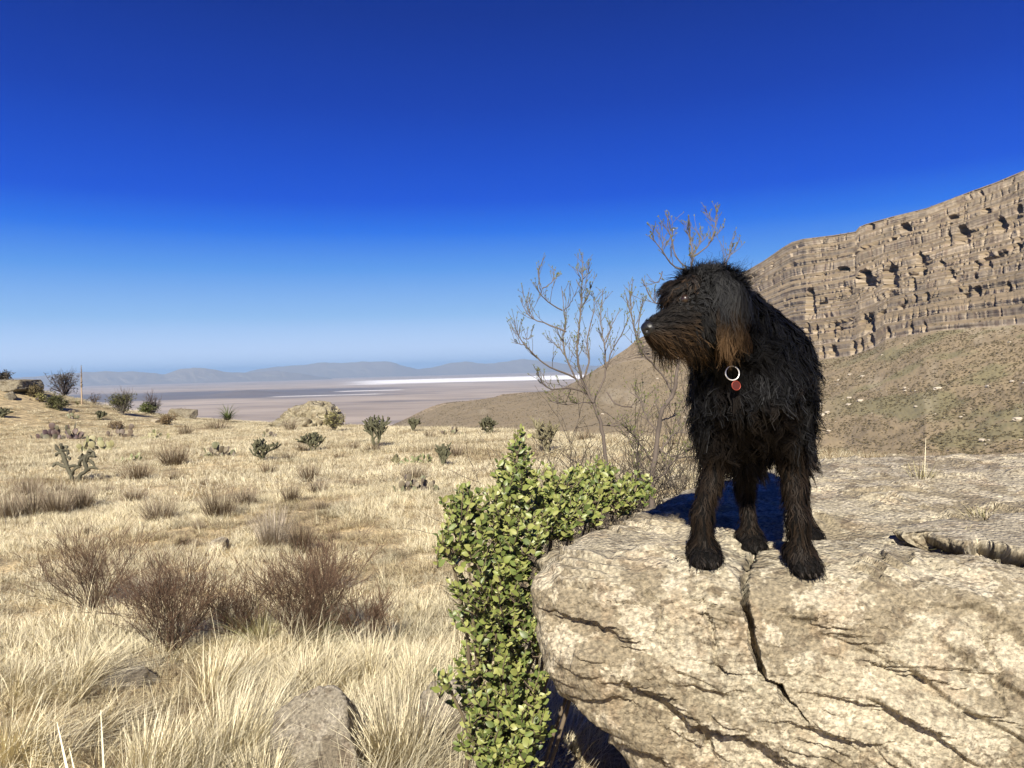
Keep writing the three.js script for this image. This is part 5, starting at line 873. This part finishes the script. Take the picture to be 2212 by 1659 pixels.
// ---------------------------------------------------------------- the two bare shrubs behind the boulder
function bareShrub(name, label, rootPx, stems, depth, seed, opt) {
  const r = makeRng(seed), T = (u, v, d = depth) => at(884.8 + .3841 * u, 424.7 + .3841 * v, d), base = T(...rootPx); base.y = landHeight(base.x, base.z);
  const g = thing(name, label, opt.category, base), W = new Ribbons(), B = new Ribbons(), N = new Ribbons(), buds = new Ribbons(), bark = [.12, .095, .077], tip = [.15, .122, .10];
  const bud = (q, d) => { const n = 2 + Math.floor(r() * 3); for (let i = 0; i < n; i++) { const dd = d.clone().add(V3(rr(-.9, .9, r), rr(-.2, .9, r), rr(-.9, .9, r))).normalize(), s = V3(rr(-1, 1, r), rr(-1, 1, r), rr(-1, 1, r)).cross(dd).normalize(), L = rr(.006, .012, r); buds.ribbon([q.clone(), q.clone().addScaledVector(dd, L * .6), q.clone().addScaledVector(dd, L)], s, .0040, .002, s.clone().cross(dd), [.13, .15, .05], [.17, .18, .06]); } };
  const twig = (o, d, len, level) => { const pts = [o.clone()], rad = [level ? .0013 : .0017], q = o.clone(), e = d.clone(), n = 5; for (let i = 1; i <= n; i++) { e.add(V3(rr(-.22, .22, r), rr(-.1, .24, r), rr(-.22, .22, r))).normalize(); q.addScaledVector(e, len / n); pts.push(q.clone()); rad.push(lerp(rad[0], .0010, i / n)); if (r() < .25) bud(q.clone(), e); } N.tube(pts, rad, 4, tip, tip); bud(q, e); if (level < 1) for (let i = 0; i < 2; i++) twig(pts[1 + Math.floor(r() * 4)], e.clone().add(V3(rr(-.8, .8, r), rr(-.2, .6, r), rr(-.6, .6, r))).normalize(), len * rr(.3, .6, r), level + 1); };
  stems.forEach(([list, r0, r1, dz, density = 1], s) => {
    const pts = list.map(([u, v], i) => T(u, v, depth + dz * i / Math.max(1, list.length - 1) + (opt.jit ?? .05) * noise(u * .01, v * .01, s)).sub(base)); if (s === 0 || opt.roots?.includes(s)) pts.unshift(V3(rr(-.06, .06, r), -.05, 0));
    const cv = new THREE.CatmullRomCurve3(pts, false, 'centripetal'), n = Math.max(8, Math.round(cv.getLength() / .04)), P = cv.getPoints(n), R = P.map((_, i) => lerp(r0, r1, i / n) * .72 * rr(.92, 1.08, r));
    for (let i = 1; i < n; i++) P[i].add(V3(rr(-1, 1, r), rr(-1, 1, r), rr(-1, 1, r)).multiplyScalar(.0035));
    (s === 0 || opt.roots?.includes(s) ? W : B).tube(P, R, 7, bark, r1 < .004 ? tip : bark);
    const m = Math.round(cv.getLength() / .030 * density); for (let i = 0; i < m; i++) { const t = rr(.22, .98, r), o = cv.getPoint(t), d = cv.getTangent(t).multiplyScalar(.9).add(V3(rr(-.9, .9, r), rr(0, .7, r), rr(-.7, .7, r))).normalize(); twig(o, d, rr(.05, .17, r) * (1.15 - .6 * t), r() < .45 ? 0 : 1); } if (r1 < .004) bud(P[n], cv.getTangent(1));
  });
  mesh('trunk', W.build(), twigMat, g); mesh('branches', B.build(), twigMat, g); mesh('twigs', N.build(), twigMat, g).userData.kind = 'stuff'; const bm = mesh('buds', buds.build(), grassMat, g); bm.userData.kind = 'stuff'; return g;
}
bareShrub('bare_shrub', 'leafless budding shrub with many upright branches left of the dog', [1108, 1520], [
  [[[1105, 1510], [1075, 1280], [1030, 1160], [975, 1040], [945, 900], [950, 780], [965, 620], [970, 500], [975, 320]], .017, .0026, -.1, .8],
  [[[1000, 1110], [930, 1020], [880, 900], [860, 800], [875, 720], [870, 640], [855, 510]], .009, .0024, .15],
  [[[930, 1020], [840, 980], [740, 930], [660, 850], [610, 780], [590, 700]], .008, .0024, -.2],
  [[[660, 840], [615, 828], [580, 820]], .004, .002, 0], [[[640, 795], [665, 800], [690, 788]], .004, .002, 0],
  [[[880, 760], [780, 720], [700, 690], [650, 640], [628, 590]], .007, .0024, .1],
  [[[860, 640], [790, 600], [740, 550], [700, 490]], .006, .0024, -.1], [[[740, 545], [730, 480], [722, 410]], .005, .0022, 0], [[[745, 520], [790, 490], [815, 460]], .005, .0022, .05],
  [[[1000, 1110], [900, 1075], [800, 1085], [760, 1060], [715, 1000]], .008, .0024, -.2], [[[905, 1075], [895, 1120], [880, 1155]], .004, .002, .1],
  [[[970, 1040], [1010, 920], [1000, 800], [1035, 640], [1040, 570]], .008, .0024, .2],
  [[[1030, 1160], [1100, 1000], [1095, 850], [1075, 700], [1085, 520]], .009, .0024, .15], [[[1095, 850], [1130, 740], [1175, 650]], .005, .0022, .1],
  [[[1110, 960], [1140, 860], [1200, 760], [1225, 690]], .006, .0024, -.1],
  [[[960, 640], [1000, 560], [1020, 510]], .004, .002, .1], [[[968, 480], [935, 400]], .004, .0022, 0], [[[970, 470], [1022, 415]], .004, .0022, 0],
  [[[880, 900], [820, 830], [785, 820]], .004, .002, .1], [[[700, 690], [670, 640], [665, 580]], .004, .002, .1], [[[870, 640], [905, 600], [935, 540]], .004, .0022, -.1],
  [[[1075, 1280], [1120, 1290], [1190, 1285], [1260, 1300]], .007, .003, -.1], [[[1110, 1100], [1150, 1160], [1200, 1182], [1250, 1184]], .006, .0045, -.2, .3],
  [[[1030, 1160], [960, 1160], [880, 1170], [790, 1150]], .005, .002, -.2, 1.4],
], 4.3, 901, { category: 'shrub', roots: [] });
bareShrub('bare_tree', 'leafless small tree with a crooked trunk rising behind the dog', [1360, 1660], [
  [[[1360, 1650], [1375, 1500], [1400, 1330], [1420, 1200], [1480, 1110], [1500, 1000], [1520, 800], [1560, 600], [1585, 400], [1588, 320], [1580, 240], [1570, 110]], .022, .0026, -.2, .5],
  [[[1588, 340], [1650, 300], [1690, 260], [1710, 200], [1730, 60]], .006, .0024, .1],
  [[[1570, 420], [1500, 400], [1440, 340], [1400, 280], [1358, 235]], .007, .0024, -.1], [[[1420, 310], [1425, 260], [1445, 210]], .004, .0022, 0],
  [[[1560, 400], [1500, 340], [1480, 250], [1455, 180], [1452, 105]], .006, .0024, .1], [[[1590, 330], [1640, 240], [1605, 180]], .005, .0024, .1], [[[1700, 250], [1720, 150], [1690, 125]], .004, .002, .1],
  [[[1740, 500], [1770, 400], [1795, 340], [1812, 288]], .006, .0024, .1], [[[1795, 340], [1828, 300]], .003, .002, 0],
  [[[1480, 1110], [1420, 1000], [1330, 900], [1290, 830], [1250, 690], [1210, 535]], .008, .0024, -.1], [[[1255, 700], [1245, 620], [1240, 540]], .004, .0022, .1], [[[1280, 800], [1290, 690], [1312, 575]], .005, .0022, .1], [[[1500, 700], [1430, 600], [1380, 600], [1340, 530], [1308, 462]], .006, .0024, .1],
  [[[1420, 420], [1400, 480], [1350, 470]], .004, .0022, .1],
  [[[1375, 1500], [1300, 1400], [1250, 1330], [1200, 1290]], .008, .003, -.2, 1.6], [[[1400, 1330], [1330, 1240], [1300, 1150], [1240, 1100]], .007, .003, .2, 1.6], [[[1375, 1480], [1450, 1380], [1500, 1330], [1580, 1330]], .008, .003, .1, 1.6],
  [[[1390, 1400], [1460, 1460], [1540, 1440], [1600, 1400]], .006, .003, -.2, 1.6], [[[1410, 1260], [1470, 1240], [1530, 1200]], .006, .003, .2, 1.2],
  [[[1365, 1600], [1300, 1560], [1280, 1470], [1290, 1380]], .008, .003, -.2, 1.6], [[[1370, 1600], [1430, 1560], [1490, 1480], [1560, 1460]], .008, .003, -.2, 1.6],
], 3.9, 902, { category: 'tree', roots: [] });
{ // tangles of thin twigs at the feet of the bare shrubs
  const o = { c0: [.085, .068, .05], c1: [.125, .10, .07], rad: .006, min: .0021, depth: 3, stems: 22, extra: { kids: [3, 4], spread: 1.1, wob: .28, up: 0 } };
  const b = (label, px, py, d, H, W, seed) => { const p = at(px, py, d); p.y = landHeight(p.x, p.z); twigBush('thorn_bush', label, 'thorn bush', p, H, W, seed, o, 'tangled thorny bushes behind the boulder'); };
  b('tangled thorny twigs around the foot of the bare tree', 1395, 1060, 4.3, 1.35, .5, 71); b('tangled thorny twigs between the bare tree and the dog', 1475, 1040, 4.6, 1.3, .5, 72); b('tangled thorny twigs left of the bare tree foot', 1310, 1030, 4.8, 1.3, .5, 73); b('thorny twigs rising behind the leafy bush', 1195, 1020, 4.0, .95, .2, 74);
}
// small grass tufts growing in the cracks of the boulder
[['greenish tuft in the long crack of the boulder right of the dog', 2045, 1172, 55, [.14, .15, .05]], ['small grey-green tuft in the side crack of the boulder', 2122, 1118, 40, [.17, .17, .075]], ['tuft with one dry stem at the back edge of the boulder', 1992, 1030, 44, [.16, .16, .06]], ['straw tuft right of the greenish tuft on the boulder', 2090, 1175, 32, [.40, .33, .19]]].forEach(([label, px, py, h, c], i) => {
  const p = onBoulder(px, py) ?? at(px, py, 3), k = p.depth / FOCAL, R = new Ribbons(); bladesInto(R, V3(), { r: makeRng(500 + i), n: 70, h: h * k, spread: h * k * .9, lean: .25, w: .0032, bend: .6, c0: c, c1: [.50, .44, .24], seg: 4, base: .012 });
  if (i === 2) bladesInto(R, V3(), { r: makeRng(600), n: 2, h: h * k * 1.9, spread: .02, lean: .03, w: .004, bend: .1, c0: PALE, c1: PALE, seg: 4, base: .004 });
  const m = mesh('grass_tuft', R.build(), grassMat); m.position.copy(p); tag(m, label, 'grass tuft', 'tufts growing in the boulder');
});
{ // dead roots on the bare ground under the boulder
  const r = makeRng(33), R = new Ribbons(), o = at(1190, 1610, 2.1); o.y = landHeight(o.x, o.z); for (let i = 0; i < 14; i++) { const a = rr(-.5, .7, r), q = V3(rr(-.12, .12, r), rr(.01, .05, r), rr(-.08, .08, r)), pts = [q.clone()]; for (let j = 0; j < 5; j++) { q.add(V3(Math.cos(a) * .05, rr(-.012, .016, r), Math.sin(a) * .04 + rr(-.02, .02, r))); pts.push(q.clone()); } R.tube(pts, [.008, .0075, .006, .005, .004, .002], 5, [.19, .14, .10], [.26, .20, .15]); }
  const m = mesh('dead_roots', R.build(), twigMat); m.position.copy(o); tag(m, 'dead roots and sticks on bare ground under the boulder edge', 'dead roots');
}

renderer.render(scene, camera);
